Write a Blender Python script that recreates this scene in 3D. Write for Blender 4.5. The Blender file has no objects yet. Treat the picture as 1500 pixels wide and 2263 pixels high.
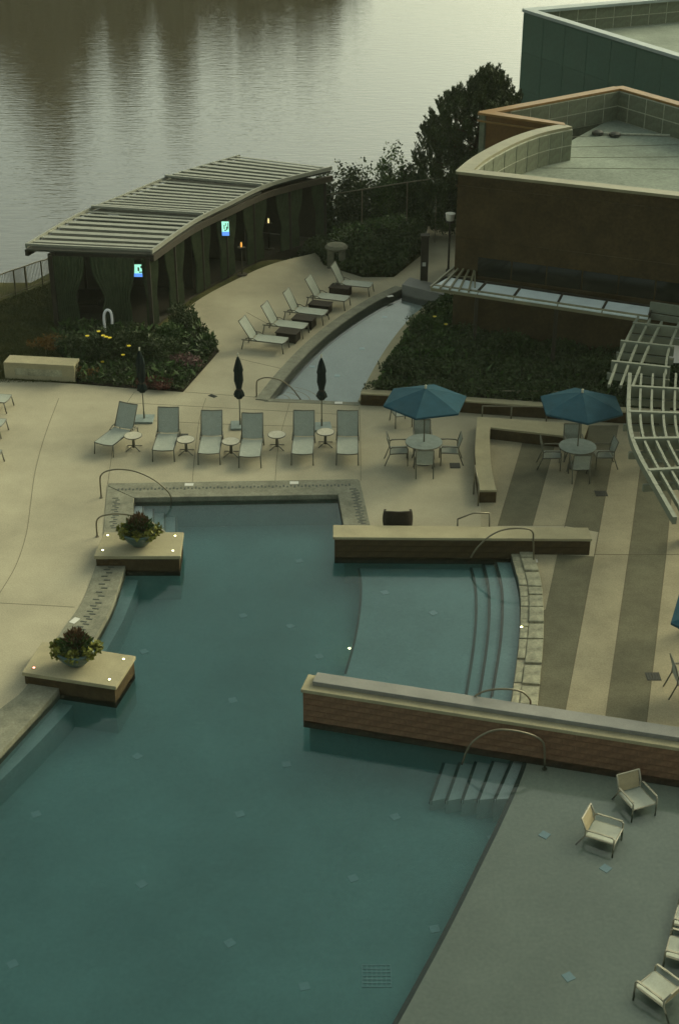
import bpy, math, random
import numpy as np
from mathutils import Vector, Matrix
from mathutils.geometry import tessellate_polygon

# ------------------------------------------------------------------ camera, sky, sun, exposure
scene = bpy.context.scene
R = math.radians
CAM_H, PITCH, FPX = 19.5, R(28.4), 3125.0
cam_data = bpy.data.cameras.new("camera")
cam = bpy.data.objects.new("camera", cam_data)
scene.collection.objects.link(cam)
cam.location = (0, 0, CAM_H)
cam.rotation_euler = (math.pi / 2 - PITCH, 0, 0)
cam_data.sensor_fit = 'HORIZONTAL'
cam_data.sensor_width = 24.0
cam_data.lens = FPX / 1500 * 24.0
cam_data.clip_start = 0.5
cam_data.clip_end = 6000
scene.camera = cam

SUN_EL, SUN_AZ = R(24), R(48)          # azimuth from +Y towards +X
world = bpy.data.worlds.new("World")
scene.world = world
world.use_nodes = True
wn = world.node_tree.nodes
bg = wn["Background"]
sky = wn.new("ShaderNodeTexSky")
sky.sky_type = 'NISHITA'
sky.sun_disc = False
sky.sun_elevation = SUN_EL
sky.sun_rotation = SUN_AZ
sky.air_density = 1.0
sky.dust_density = 5.0
sky.ozone_density = 0.4
hs = wn.new("ShaderNodeHueSaturation")
hs.inputs["Saturation"].default_value = 0.48
world.node_tree.links.new(sky.outputs[0], hs.inputs["Color"])
world.node_tree.links.new(hs.outputs[0], bg.inputs["Color"])
bg.inputs["Strength"].default_value = 0.062

sd = bpy.data.lights.new("sun", 'SUN')
sd.energy = 0.5
sd.angle = R(35)
sd.color = (1.0, 0.86, 0.68)
sun = bpy.data.objects.new("sun", sd)
scene.collection.objects.link(sun)
d = Vector((math.sin(SUN_AZ) * math.cos(SUN_EL), math.cos(SUN_AZ) * math.cos(SUN_EL), math.sin(SUN_EL)))
sun.rotation_euler = d.to_track_quat('Z', 'Y').to_euler()

vs = scene.view_settings
vs.view_transform = 'Standard'
vs.look = 'None'
vs.gamma = 1
vs.use_curve_mapping = False
vs.exposure = 1.85
vs.use_white_balance = True
vs.white_balance_temperature = 7300
vs.white_balance_tint = -13
scene.render.engine = 'CYCLES'
scene.cycles.use_denoising = True
scene.cycles.max_bounces = 6
scene.cycles.transparent_max_bounces = 12
scene.cycles.caustics_reflective = False
scene.cycles.caustics_refractive = False

# ------------------------------------------------------------------ helpers
CT, ST = math.cos(PITCH), math.sin(PITCH)


def ray(px, py):
    u, v = (px - 750) / FPX, (py - 1131.5) / FPX
    return Vector((u, CT - v * ST, -ST - v * CT))


def at(px, py, z=0.0):                 # point of the photo on the level z
    r = ray(px, py)
    t = (z - CAM_H) / r.z
    return Vector((r.x * t, r.y * t, z))


def atY(px, py, Y):                    # point of the photo at distance Y
    r = ray(px, py)
    t = Y / r.y
    return Vector((r.x * t, Y, CAM_H + r.z * t))


def pts(lst, z=0.0):
    return [at(a, b, z) for a, b in lst]


def smooth(pl, n=6):                   # Catmull-Rom through points
    out = []
    for i in range(len(pl) - 1):
        p0 = pl[max(i - 1, 0)]; p1 = pl[i]; p2 = pl[i + 1]; p3 = pl[min(i + 2, len(pl) - 1)]
        for k in range(n):
            t = k / n
            out.append(0.5 * ((2 * p1) + (p2 - p0) * t + (2 * p0 - 5 * p1 + 4 * p2 - p3) * t * t + (3 * p1 - p0 - 3 * p2 + p3) * t ** 3))
    out.append(pl[-1])
    return out


def offset(pl, dist):                  # plan offset of an open polyline (to its left)
    out = []
    for i, p in enumerate(pl):
        a = pl[max(i - 1, 0)]; b = pl[min(i + 1, len(pl) - 1)]
        t = Vector((b.x - a.x, b.y - a.y)).normalized()
        out.append(Vector((p.x - t.y * dist, p.y + t.x * dist, p.z)))
    return out


def area(pl):
    return 0.5 * sum(pl[i - 1].x * p.y - p.x * pl[i - 1].y for i, p in enumerate(pl))


class MB:
    def __init__(s):
        s.v = []; s.f = []

    def add(s, vs_, fs):
        n = len(s.v)
        s.v += [tuple(q) for q in vs_]
        s.f += [tuple(i + n for i in f) for f in fs]
        return s

    def box(s, c, size, rz=0.0, m=None, taper=1.0):
        x, y, z = (q / 2 for q in size)
        p = [Vector((sx * x * (taper if sz > 0 else 1), sy * y * (taper if sz > 0 else 1), sz * z)) for sz in (-1, 1) for sx, sy in ((-1, -1), (1, -1), (1, 1), (-1, 1))]
        M = Matrix.Translation(Vector(c)) @ (m if m is not None else Matrix.Rotation(rz, 4, 'Z'))
        return s.add([M @ q for q in p], [(3, 2, 1, 0), (4, 5, 6, 7), (0, 1, 5, 4), (1, 2, 6, 5), (2, 3, 7, 6), (3, 0, 4, 7)])

    def beam(s, a, b, w, h, up=Vector((0, 0, 1))):
        a, b = Vector(a), Vector(b)
        t = (b - a).normalized()
        x = t.cross(up)
        if x.length < 1e-4: x = Vector((1, 0, 0))
        x.normalize(); y = x.cross(t)
        p = [e + x * (i * w / 2) + y * (j * h / 2) for e in (a, b) for i, j in ((-1, -1), (1, -1), (1, 1), (-1, 1))]
        return s.add(p, [(0, 1, 2, 3), (7, 6, 5, 4), (0, 4, 5, 1), (1, 5, 6, 2), (2, 6, 7, 3), (3, 7, 4, 0)])

    def tube(s, pl, r, n=8, cap=True):
        pl = [Vector(p) for p in pl]
        vs_, fs = [], []
        ref = None
        for i, p in enumerate(pl):
            t = (pl[min(i + 1, len(pl) - 1)] - pl[max(i - 1, 0)]).normalized()
            if ref is None:
                ref = t.orthogonal().normalized()
            ref = (ref - t * ref.dot(t)).normalized()
            y = t.cross(ref)
            rr = r[i] if isinstance(r, (list, tuple)) else r
            vs_ += [p + (ref * math.cos(k * 2 * math.pi / n) + y * math.sin(k * 2 * math.pi / n)) * rr for k in range(n)]
        for i in range(len(pl) - 1):
            for k in range(n):
                a = i * n + k; b = i * n + (k + 1) % n
                fs.append((a, b, b + n, a + n))
        if cap:
            fs.append(tuple(range(n - 1, -1, -1))); fs.append(tuple((len(pl) - 1) * n + k for k in range(n)))
        return s.add(vs_, fs)

    def lathe(s, prof, n=24, c=(0, 0, 0)):
        vs_, fs = [], []
        for r_, z_ in prof:
            vs_ += [Vector((c[0] + r_ * math.cos(k * 2 * math.pi / n), c[1] + r_ * math.sin(k * 2 * math.pi / n), c[2] + z_)) for k in range(n)]
        for i in range(len(prof) - 1):
            for k in range(n):
                a = i * n + k; b = i * n + (k + 1) % n
                fs.append((a, b, b + n, a + n))
        if prof[0][0] > 1e-5: fs.append(tuple(range(n - 1, -1, -1)))
        if prof[-1][0] > 1e-5: fs.append(tuple((len(prof) - 1) * n + k for k in range(n)))
        return s.add(vs_, fs)

    def prism(s, poly, z0, z1, holes=(), sides=True, bottom=True):
        loops = [list(poly)] + [list(h) for h in holes]
        if area(loops[0]) < 0: loops[0].reverse()
        for h in loops[1:]:
            if area(h) > 0: h.reverse()
        flat = [p for l in loops for p in l]
        tris = tessellate_polygon([[Vector((p.x, p.y, 0)) for p in l] for l in loops])
        n = len(flat)
        top = [(p.x, p.y, z1) for p in flat]; bot = [(p.x, p.y, z0) for p in flat]
        fs = []
        for a, b, c in tris:
            A, B, C = flat[a], flat[b], flat[c]
            cr = (B.x - A.x) * (C.y - A.y) - (B.y - A.y) * (C.x - A.x)
            if cr < 0: a, c = c, a
            fs.append((a, b, c))
            if bottom: fs.append((c + n, b + n, a + n))
        if sides:
            o = 0
            for l in loops:
                k = len(l)
                for i in range(k):
                    a, b = o + i, o + (i + 1) % k
                    fs.append((a, a + n, b + n, b))
                o += k
        return s.add(top + bot, fs)

    def grid(s, fn, nu, nv):
        vs_ = [fn(i / nu, j / nv) for j in range(nv + 1) for i in range(nu + 1)]
        fs = [(j * (nu + 1) + i, j * (nu + 1) + i + 1, (j + 1) * (nu + 1) + i + 1, (j + 1) * (nu + 1) + i) for j in range(nv) for i in range(nu)]
        return s.add(vs_, fs)

    def mesh(s, name, mat, sm=False):
        me = bpy.data.meshes.new(name)
        me.from_pydata(s.v, [], s.f)
        me.materials.append(mat)
        if sm:
            me.polygons.foreach_set("use_smooth", [True] * len(me.polygons))
        me.update()
        return me

    def build(s, name, mat, parent=None, sm=False, bevel=0.0):
        o = bpy.data.objects.new(name, s.mesh(name, mat, sm))
        scene.collection.objects.link(o)
        if parent: o.parent = parent
        if bevel:
            b = o.modifiers.new("bevel", 'BEVEL'); b.width = bevel; b.segments = 2; b.limit_method = 'ANGLE'
        return o


def tag(o, label=None, cat=None, group=None, kind=None):
    if label: o["label"] = label
    if cat: o["category"] = cat
    if group: o["group"] = group
    if kind: o["kind"] = kind
    return o


def empty(name, loc=(0, 0, 0), rz=0.0):
    o = bpy.data.objects.new(name, None)
    scene.collection.objects.link(o)
    o.location = loc
    o.rotation_euler = (0, 0, rz)
    o.empty_display_size = 0.2
    return o


def copy_tree(o, parent=None):
    c = o.copy()
    scene.collection.objects.link(c)
    c.parent = parent
    for ch in o.children: copy_tree(ch, c)
    return c


def place(proto, i, loc, rz):
    o = proto if i == 0 else copy_tree(proto)
    o.location = loc
    o.rotation_euler = (0, 0, rz)
    return o


def mat(name, col, rough=0.8, var=0.15, scale=1.5, spec=0.3, bump=0.0, bscale=60, metal=0.0, fine=0.0, fscale=90, var2=None):
    m = bpy.data.materials.new(name)
    m.use_nodes = True
    nt = m.node_tree; N = nt.nodes; L = nt.links
    b = N["Principled BSDF"]
    b.inputs["Roughness"].default_value = rough
    b.inputs["Specular IOR Level"].default_value = spec
    b.inputs["Metallic"].default_value = metal
    tc = N.new("ShaderNodeTexCoord")
    c = (*col, 1)
    if var or fine:
        n1 = N.new("ShaderNodeTexNoise"); n1.inputs["Scale"].default_value = scale; n1.inputs["Detail"].default_value = 6; n1.inputs["Roughness"].default_value = 0.65
        L.new(tc.outputs["Object"], n1.inputs["Vector"])
        mx = N.new("ShaderNodeMix"); mx.data_type = 'RGBA'
        mx.inputs["A"].default_value = tuple(q * (1 - var) for q in col) + (1,)
        c2 = var2 or tuple(min(1, q * (1 + var)) for q in col)
        mx.inputs["B"].default_value = (*c2, 1)
        rp = N.new("ShaderNodeMapRange"); rp.inputs[1].default_value = 0.3; rp.inputs[2].default_value = 0.7
        L.new(n1.outputs["Fac"], rp.inputs[0]); L.new(rp.outputs[0], mx.inputs["Factor"])
        out = mx.outputs["Result"]
        if fine:
            n2 = N.new("ShaderNodeTexNoise"); n2.inputs["Scale"].default_value = fscale; n2.inputs["Detail"].default_value = 3
            L.new(tc.outputs["Object"], n2.inputs["Vector"])
            r2 = N.new("ShaderNodeMapRange"); r2.inputs[1].default_value = 0.25; r2.inputs[2].default_value = 0.75; r2.inputs[3].default_value = 1 - fine; r2.inputs[4].default_value = 1 + fine
            L.new(n2.outputs["Fac"], r2.inputs[0])
            m2 = N.new("ShaderNodeVectorMath"); m2.operation = 'SCALE'
            L.new(out, m2.inputs[0]); L.new(r2.outputs[0], m2.inputs["Scale"])
            out = m2.outputs[0]
        L.new(out, b.inputs["Base Color"])
    else:
        b.inputs["Base Color"].default_value = c
    if bump:
        n3 = N.new("ShaderNodeTexNoise"); n3.inputs["Scale"].default_value = bscale; n3.inputs["Detail"].default_value = 4
        L.new(tc.outputs["Object"], n3.inputs["Vector"])
        bp = N.new("ShaderNodeBump"); bp.inputs["Strength"].default_value = bump; bp.inputs["Distance"].default_value = 0.02
        L.new(n3.outputs["Fac"], bp.inputs["Height"]); L.new(bp.outputs[0], b.inputs["Normal"])
    return m


def emit(name, col, strength):
    m = bpy.data.materials.new(name); m.use_nodes = True
    b = m.node_tree.nodes["Principled BSDF"]
    b.inputs["Base Color"].default_value = (*col, 1)
    b.inputs["Emission Color"].default_value = (*col, 1)
    b.inputs["Emission Strength"].default_value = strength
    return m


def leafmat(name, c1, c2, trans=0.25):
    m = bpy.data.materials.new(name); m.use_nodes = True
    nt = m.node_tree; N = nt.nodes; L = nt.links
    b = N["Principled BSDF"]
    b.inputs["Roughness"].default_value = 0.65
    b.inputs["Specular IOR Level"].default_value = 0.25
    g = N.new("ShaderNodeNewGeometry")
    tc = N.new("ShaderNodeTexCoord")
    ns = N.new("ShaderNodeTexNoise"); ns.inputs["Scale"].default_value = 1.1; ns.inputs["Detail"].default_value = 3
    L.new(tc.outputs["Object"], ns.inputs["Vector"])
    ad = N.new("ShaderNodeMath"); ad.operation = 'MULTIPLY_ADD'; ad.inputs[1].default_value = 0.5
    sb = N.new("ShaderNodeMath"); sb.operation = 'MULTIPLY_ADD'; sb.inputs[1].default_value = 1.4; sb.inputs[2].default_value = -0.45
    L.new(ns.outputs["Fac"], sb.inputs[0])
    L.new(g.outputs["Random Per Island"], ad.inputs[0]); L.new(sb.outputs[0], ad.inputs[2])
    mx = N.new("ShaderNodeMix"); mx.data_type = 'RGBA'
    mx.inputs["A"].default_value = (*c1, 1); mx.inputs["B"].default_value = (*c2, 1)
    L.new(ad.outputs[0], mx.inputs["Factor"])
    L.new(mx.outputs["Result"], b.inputs["Base Color"])
    return m


rng = np.random.default_rng(7)


def leaves(centers, normals_up, size, aspect=0.45, seed=0, jitter=1.0):
    """quad leaves: returns verts (n*4,3); long axis leans along normals_up mixed with random"""
    g = np.random.default_rng(seed)
    n = len(centers)
    rd = g.normal(size=(n, 3)) * jitter
    ax = normals_up + rd
    ax /= np.linalg.norm(ax, axis=1, keepdims=True) + 1e-9
    sd_ = g.normal(size=(n, 3)); sd_ -= ax * (sd_ * ax).sum(1, keepdims=True)
    sd_ /= np.linalg.norm(sd_, axis=1, keepdims=True) + 1e-9
    sz = size * g.uniform(0.6, 1.3, (n, 1))
    a = centers - ax * sz * 0.5; b = centers + ax * sz * 0.5
    w = sd_ * sz * aspect * 0.5
    mid = centers + ax * sz * 0.05
    return np.stack([a, mid + w, b, mid - w], 1).reshape(-1, 3)


def leafmesh(name, V, m):
    n = len(V) // 4
    me = bpy.data.meshes.new(name)
    me.vertices.add(len(V)); me.vertices.foreach_set("co", V.astype(np.float32).ravel())
    me.loops.add(n * 4); me.loops.foreach_set("vertex_index", np.arange(n * 4, dtype=np.int32))
    me.polygons.add(n); me.polygons.foreach_set("loop_start", np.arange(0, n * 4, 4, dtype=np.int32))
    me.update(calc_edges=True)
    me.materials.append(m)
    return me


def leafobj(name, V, m, parent=None):
    o = bpy.data.objects.new(name, leafmesh(name, V, m))
    scene.collection.objects.link(o)
    if parent: o.parent = parent
    return o


def blob_pts(c, r, n, seed, shell=0.55):
    """points in an ellipsoid, denser near the shell, lumpy"""
    g = np.random.default_rng(seed)
    d_ = g.normal(size=(n, 3)); d_ /= np.linalg.norm(d_, axis=1, keepdims=True)
    rad = shell + (1 - shell) * g.random((n, 1)) ** 0.6
    ph = np.sin(d_[:, :1] * 5 + seed) * np.sin(d_[:, 1:2] * 6 + 2 * seed) * np.sin(d_[:, 2:] * 4 + seed * .7)
    rad = rad * (1 + 0.28 * ph)
    P_ = d_ * rad * np.array(r) + np.array(c)
    return P_, d_


# ------------------------------------------------------------------ materials
M = {}
M['deck'] = mat("deck_concrete", (0.32, 0.287, 0.195), 0.9, 0.2, 0.35, 0.2, 0.25, 70, fine=0.16, fscale=26)
M['stripe_light'] = mat("light_stripe_concrete", (0.27, 0.235, 0.15), 0.9, 0.2, 0.8, 0.2, 0.2, 70, fine=0.16, fscale=26)
M['stripe_dark'] = mat("dark_stripe_concrete", (0.115, 0.105, 0.065), 0.9, 0.28, 0.8, 0.2, 0.2, 70, fine=0.2, fscale=26)
M['joint'] = mat("joint_sealant", (0.10, 0.085, 0.05), 0.9, 0.1)
M['coping'] = mat("grey_green_coping", (0.17, 0.165, 0.115), 0.8, 0.3, 2.2, 0.3, 0.2, 50, fine=0.2, fscale=22)
M['coping_dark'] = mat("dark_mosaic_tile", (0.045, 0.05, 0.035), 0.5, 0.3, 8)
M['cap'] = mat("cast_stone_cap", (0.29, 0.255, 0.155), 0.85, 0.15, 1.5, 0.25, 0.2, 40, fine=0.12, fscale=30)
M['slab'] = mat("dark_grey_slab", (0.17, 0.165, 0.14), 0.6, 0.15, 1.5, 0.4, fine=0.1, fscale=30)
M['stone'] = mat("rough_stone", (0.27, 0.255, 0.17), 0.85, 0.4, 3.0, 0.3, 0.5, 14, fine=0.2, fscale=18)
M['white_tile'] = mat("white_marker_tile", (0.55, 0.53, 0.46), 0.5, 0.1)
M['grate'] = mat("dark_iron_grate", (0.03, 0.03, 0.022), 0.6, 0.1)
M['plaster'] = mat("pool_plaster", (0.30, 0.45, 0.41), 0.8, 0.2, 0.35, 0.2, fine=0.10, fscale=12)
M['shelf_plaster'] = mat("pale_pool_plaster", (0.44, 0.44, 0.33), 0.8, 0.10, 0.7, 0.2, fine=0.10, fscale=12)
M['channel_plaster'] = mat("channel_plaster", (0.42, 0.46, 0.41), 0.8, 0.10, 0.7, 0.2, fine=0.08, fscale=12)
M['step_plaster'] = mat("pale_step_plaster", (0.55, 0.60, 0.54), 0.8, 0.10, 0.7, 0.2, fine=0.08, fscale=12)
M['inlet'] = mat("pale_inlet_plastic", (0.48, 0.62, 0.60), 0.5, 0.05)
M['grass'] = mat("lawn_grass", (0.045, 0.058, 0.014), 0.95, 0.5, 0.9, 0.1, 0.8, 40, fine=0.35, fscale=14, var2=(0.085, 0.075, 0.025))
M['mulch'] = mat("dark_mulch", (0.022, 0.018, 0.010), 0.95, 0.4, 3, 0.1, 0.8, 20, fine=0.3, fscale=18)
M['roof_metal'] = mat("weathered_roof_metal", (0.21, 0.21, 0.165), 0.55, 0.14, 2, 0.4, metal=0.0, fine=0.06, fscale=12)
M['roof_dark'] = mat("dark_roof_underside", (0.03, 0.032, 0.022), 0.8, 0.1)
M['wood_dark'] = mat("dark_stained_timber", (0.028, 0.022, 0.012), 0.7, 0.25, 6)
M['curtain'] = mat("green_curtain_fabric", (0.050, 0.062, 0.032), 0.95, 0.25, 3, 0.1)
M['steel'] = mat("brushed_steel_rail", (0.16, 0.14, 0.09), 0.4, 0.15, 4, 0.5, metal=0.5)
M['frame'] = mat("brown_grey_aluminium", (0.10, 0.095, 0.065), 0.5, 0.1, 4, 0.4)
M['sling'] = mat("grey_sling_mesh", (0.29, 0.305, 0.25), 0.85, 0.08, 6, 0.2, fine=0.22, fscale=55)
M['sling_tan'] = mat("tan_sling_mesh", (0.30, 0.25, 0.15), 0.85, 0.08, 6, 0.2, fine=0.2, fscale=55)
M['cushion'] = mat("pale_seat_mesh", (0.36, 0.37, 0.30), 0.85, 0.08, 6, 0.2, fine=0.15, fscale=55)
M['tabletop'] = mat("speckled_pale_tabletop", (0.42, 0.39, 0.29), 0.6, 0.15, 8, 0.3, fine=0.25, fscale=45)
M['wicker'] = mat("dark_brown_wicker", (0.022, 0.016, 0.009), 0.8, 0.4, 30, 0.2, 0.8, 60)
M['navy'] = mat("black_green_canvas", (0.012, 0.018, 0.016), 0.9, 0.2, 4, 0.1)
M['blue'] = mat("faded_blue_canvas", (0.022, 0.062, 0.082), 0.9, 0.15, 3, 0.1, fine=0.1, fscale=30)
M['finial'] = mat("pale_finial", (0.5, 0.47, 0.36), 0.4, 0.0)
M['base_slab'] = mat("blue_grey_base_slab", (0.19, 0.225, 0.20), 0.8, 0.2, 5)
M['brick'] = mat("dark_brown_brick", (0.050, 0.034, 0.014), 0.9, 0.3, 1.2, 0.15, 0.4, 30, fine=0.25, fscale=9)
M['brick_red'] = mat("red_brown_brick", (0.15, 0.085, 0.048), 0.85, 0.3, 1.2, 0.2, 0.4, 30, fine=0.25, fscale=9)
M['ochre'] = mat("ochre_panel_wall", (0.11, 0.055, 0.014), 0.8, 0.2, 1.2, fine=0.15, fscale=9)
M['ochre_cap'] = mat("copper_coping", (0.20, 0.11, 0.032), 0.5, 0.25, 1.5)
M['green_wall'] = mat("grey_green_panel_wall", (0.040, 0.082, 0.058), 0.6, 0.15, 0.5, 0.3, fine=0.12, fscale=6)
M['parapet'] = mat("grey_membrane_block", (0.115, 0.125, 0.082), 0.85, 0.25, 1.2, 0.2, fine=0.2, fscale=8)
M['seam'] = mat("pale_sealed_seam", (0.33, 0.33, 0.25), 0.8, 0.3, 6)
M['roof_gravel'] = mat("grey_roof_membrane", (0.185, 0.21, 0.165), 0.9, 0.3, 0.35, 0.15, 0.2, 20, fine=0.2, fscale=9)
M['coping_pale'] = mat("pale_metal_coping", (0.19, 0.175, 0.105), 0.5, 0.2, 1.5)
M['coping_grey'] = mat("grey_metal_coping", (0.26, 0.29, 0.27), 0.5, 0.15, 1.5)
M['canopy'] = mat("pale_canopy_sheet", (0.55, 0.60, 0.58), 0.4, 0.12, 1.5, 0.4, fine=0.05)
M['pergola'] = mat("grey_painted_steel", (0.155, 0.165, 0.12), 0.6, 0.12, 3, 0.3, fine=0.06)
M['white'] = mat("white_board", (0.8, 0.76, 0.74), 0.6, 0.04)
M['bowl'] = mat("teal_glazed_bowl", (0.045, 0.085, 0.080), 0.35, 0.2, 4, 0.5)
M['soil'] = mat("potting_soil", (0.02, 0.014, 0.008), 0.95, 0.3, 8)
M['trunk'] = mat("bark", (0.05, 0.035, 0.018), 0.95, 0.3, 6, 0.1, 0.6, 20)
M['stone_pillar'] = mat("grey_pillar_stone", (0.13, 0.125, 0.085), 0.9, 0.3, 4, 0.2, 0.5, 14)
M['leaf_dark'] = leafmat("dark_green_leaf", (0.018, 0.028, 0.008), (0.050, 0.070, 0.018))
M['leaf_pine'] = leafmat("pine_needle", (0.014, 0.024, 0.008), (0.060, 0.080, 0.022))
M['leaf_mid'] = leafmat("mid_green_leaf", (0.022, 0.042, 0.010), (0.065, 0.105, 0.022))
M['leaf_lime'] = leafmat("yellow_green_leaf", (0.09, 0.10, 0.012), (0.22, 0.21, 0.04))
M['leaf_red'] = leafmat("red_brown_leaf", (0.045, 0.030, 0.010), (0.11, 0.055, 0.022))
M['leaf_orange'] = leafmat("orange_flower", (0.09, 0.055, 0.012), (0.22, 0.11, 0.02))
M['leaf_pink'] = leafmat("dusty_pink_flower", (0.09, 0.05, 0.04), (0.20, 0.11, 0.10))
M['petal_red'] = leafmat("red_begonia", (0.05, 0.02, 0.012), (0.14, 0.045, 0.032))
M['petal_yellow'] = mat("yellow_petal", (0.55, 0.42, 0.03), 0.7, 0.1)
M['grass_blade'] = leafmat("grass_blade", (0.030, 0.040, 0.010), (0.085, 0.085, 0.022))
M['lamp_warm'] = emit("warm_lamp_glass", (1.0, 0.95, 0.55), 3.0)
M['lamp_red'] = emit("red_lamp_glass", (1.0, 0.25, 0.2), 2.0)
M['lamp_orange'] = emit("amber_lamp_glass", (1.0, 0.42, 0.10), 0.25)
M['lamp_cream'] = emit("cream_lamp_glass", (1.0, 0.78, 0.4), 0.3)
M['lamp_white'] = emit("white_lamp_glass", (1.0, 0.9, 0.8), 6.0)
M['screen_blue'] = emit("screen_blue", (0.12, 0.28, 0.95), 0.3)
M['screen_teal'] = emit("screen_teal", (0.45, 0.95, 0.85), 0.26)
M['screen_black'] = emit("screen_black", (0.01, 0.02, 0.02), 0.2)

# water
def water_mat(name, tint, dens, bump, ior=1.33, wave=3.0):
    m = bpy.data.materials.new(name); m.use_nodes = True
    nt = m.node_tree; N = nt.nodes; L = nt.links
    N.remove(N["Principled BSDF"])
    out = N["Material Output"]
    tr = N.new("ShaderNodeBsdfTransparent"); gl = N.new("ShaderNodeBsdfGlossy"); gl.inputs["Roughness"].default_value = 0.06
    fr = N.new("ShaderNodeFresnel"); fr.inputs["IOR"].default_value = ior
    mx = N.new("ShaderNodeMixShader")
    L.new(fr.outputs[0], mx.inputs[0]); L.new(tr.outputs[0], mx.inputs[1]); L.new(gl.outputs[0], mx.inputs[2]); L.new(mx.outputs[0], out.inputs["Surface"])
    tc = N.new("ShaderNodeTexCoord"); ns = N.new("ShaderNodeTexNoise"); ns.inputs["Scale"].default_value = wave; ns.inputs["Detail"].default_value = 2
    L.new(tc.outputs["Object"], ns.inputs["Vector"])
    bp = N.new("ShaderNodeBump"); bp.inputs["Strength"].default_value = bump; bp.inputs["Distance"].default_value = 0.01
    L.new(ns.outputs["Fac"], bp.inputs["Height"]); L.new(bp.outputs[0], gl.inputs["Normal"]); L.new(bp.outputs[0], fr.inputs["Normal"])
    va = N.new("ShaderNodeVolumePrincipled")
    va.inputs["Color"].default_value = (*tint, 1); va.inputs["Absorption Color"].default_value = (0.30, 0.80, 0.74, 1)
    va.inputs["Density"].default_value = dens
    L.new(va.outputs[0], out.inputs["Volume"])
    return m

M['pool_water'] = water_mat("pool_water", (0.13, 0.29, 0.250), 0.9, 0.35)
M['channel_water'] = water_mat("channel_water", (0.25, 0.32, 0.32), 0.4, 0.3)

def lake_mat():
    m = bpy.data.materials.new("lake_water"); m.use_nodes = True
    nt = m.node_tree; N = nt.nodes; L = nt.links
    b = N["Principled BSDF"]
    b.inputs["Base Color"].default_value = (0.06, 0.052, 0.033, 1)
    b.inputs["Roughness"].default_value = 0.05
    b.inputs["IOR"].default_value = 1.8
    tc = N.new("ShaderNodeTexCoord"); mp = N.new("ShaderNodeMapping"); mp.inputs["Scale"].default_value = (0.30, 1.0, 1.0)
    L.new(tc.outputs["Object"], mp.inputs["Vector"])
    n1 = N.new("ShaderNodeTexNoise"); n1.inputs["Scale"].default_value = 2.4; n1.inputs["Detail"].default_value = 3; n1.inputs["Roughness"].default_value = 0.6
    L.new(mp.outputs[0], n1.inputs["Vector"])
    bp = N.new("ShaderNodeBump"); bp.inputs["Strength"].default_value = 0.30; bp.inputs["Distance"].default_value = 0.085
    L.new(n1.outputs["Fac"], bp.inputs["Height"]); L.new(bp.outputs[0], b.inputs["Normal"])
    return m
M['lake'] = lake_mat()

# ------------------------------------------------------------------ setting: terrain, lake
def bank_z(x, y):
    edge = 61.0 + 0.25 * max(-12 - x, -30) + 0.9 * max(min(x + 2, 8), 0)     # where the bank starts to fall
    if x < -12: edge = 55.6
    t = min(max((y - edge) / 9.0, 0), 1)
    return -0.05 - 4.2 * t * t * (3 - 2 * t)


_chl = smooth(pts([(592, 886), (640, 825), (700, 762), (760, 713), (830, 668), (893, 637)]), 6)
_chr = smooth(pts([(790, 888), (812, 840), (850, 775), (890, 722), (930, 684), (985, 655)]), 6)
def near_channel(x, y):
    if not 44 < y < 62: return False
    a = min(_chl, key=lambda p: abs(p.y - y)); b = min(_chr, key=lambda p: abs(p.y - y))
    lo, hi = min(a.y, b.y), max(a.y, b.y)
    return a.x - .9 < x < b.x + 1.2 and y < _chl[-1].y + .6


ter = MB()
x0, x1, y0, y1 = -70, 70, -20, 110
nx, ny = 140, 130
def terr(u, v):
    x = x0 + (x1 - x0) * u; y = y0 + (y1 - y0) * v
    z = bank_z(x, y)
    if y < 46.5 and y > 8 and -16 < x < 20: z = -2.2
    elif y <= 8: z = -0.35
    if near_channel(x, y): z = -0.95
    return Vector((x, y, z))
ter.grid(terr, nx, ny)
tag(ter.build("terrain", M['grass'], sm=True), kind="structure")
gb = MB(); gb.box((0, 900, -4.6), (6000, 6000, 0.2))
tag(gb.build("ground", M['mulch']), kind="structure")
lk = MB(); lk.box((0, 1560, -3.15), (5000, 3000, 0.3))
tag(lk.build("lake", M['lake']), kind="structure")
# ground under the hotel that the camera looks out from is out of view

# far wooded bank, seen only as a reflection in the lake
hill = MB()
def farb(u, v):
    x = -260 + 420 * u
    yy = 190 + 100 * v
    h = 5 * math.sin(v * math.pi) * (0.6 + 0.4 * math.sin(u * 9))
    return Vector((x, yy, -4 + max(0, h)))
hill.grid(farb, 40, 8)
tag(hill.build("far_bank_hills", M['grass'], sm=True), kind="structure")
V = []
fg = np.random.default_rng(3)
for i in range(150):
    x = -200 + i * 1.35 + fg.uniform(-1, 1)
    px_like = x
    top = float(np.interp(x, [-200, -70, -48, -45, -37, -34, -26, -22, -17, -14, -6, -2, 2, 8], [20, 21, 18, 26, 28, 17, 17, 21, 15, 14, 16, 13, 6, 0])) * fg.uniform(.88, 1.05) * (.86 + .17 * math.sin(x * 1.05 + .6 * math.sin(x * .37)))
    if top < 4: continue
    y = fg.uniform(193, 212)
    for k in range(3):
        zc = -2 + top * (0.28 + 0.25 * k)
        rr = (3.0 - 0.7 * k)
        P_, D_ = blob_pts((x + fg.uniform(-1, 1), y, zc), (rr, rr, top * 0.24), 130, i * 3 + k, 0.3)
        V.append(leaves(P_, D_, 2.4, 0.8, i * 3 + k))
tag(leafobj("far_woodland", np.concatenate(V), M['leaf_dark']), "dark band of woodland on the far lake shore", "woodland", kind="stuff")

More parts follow.
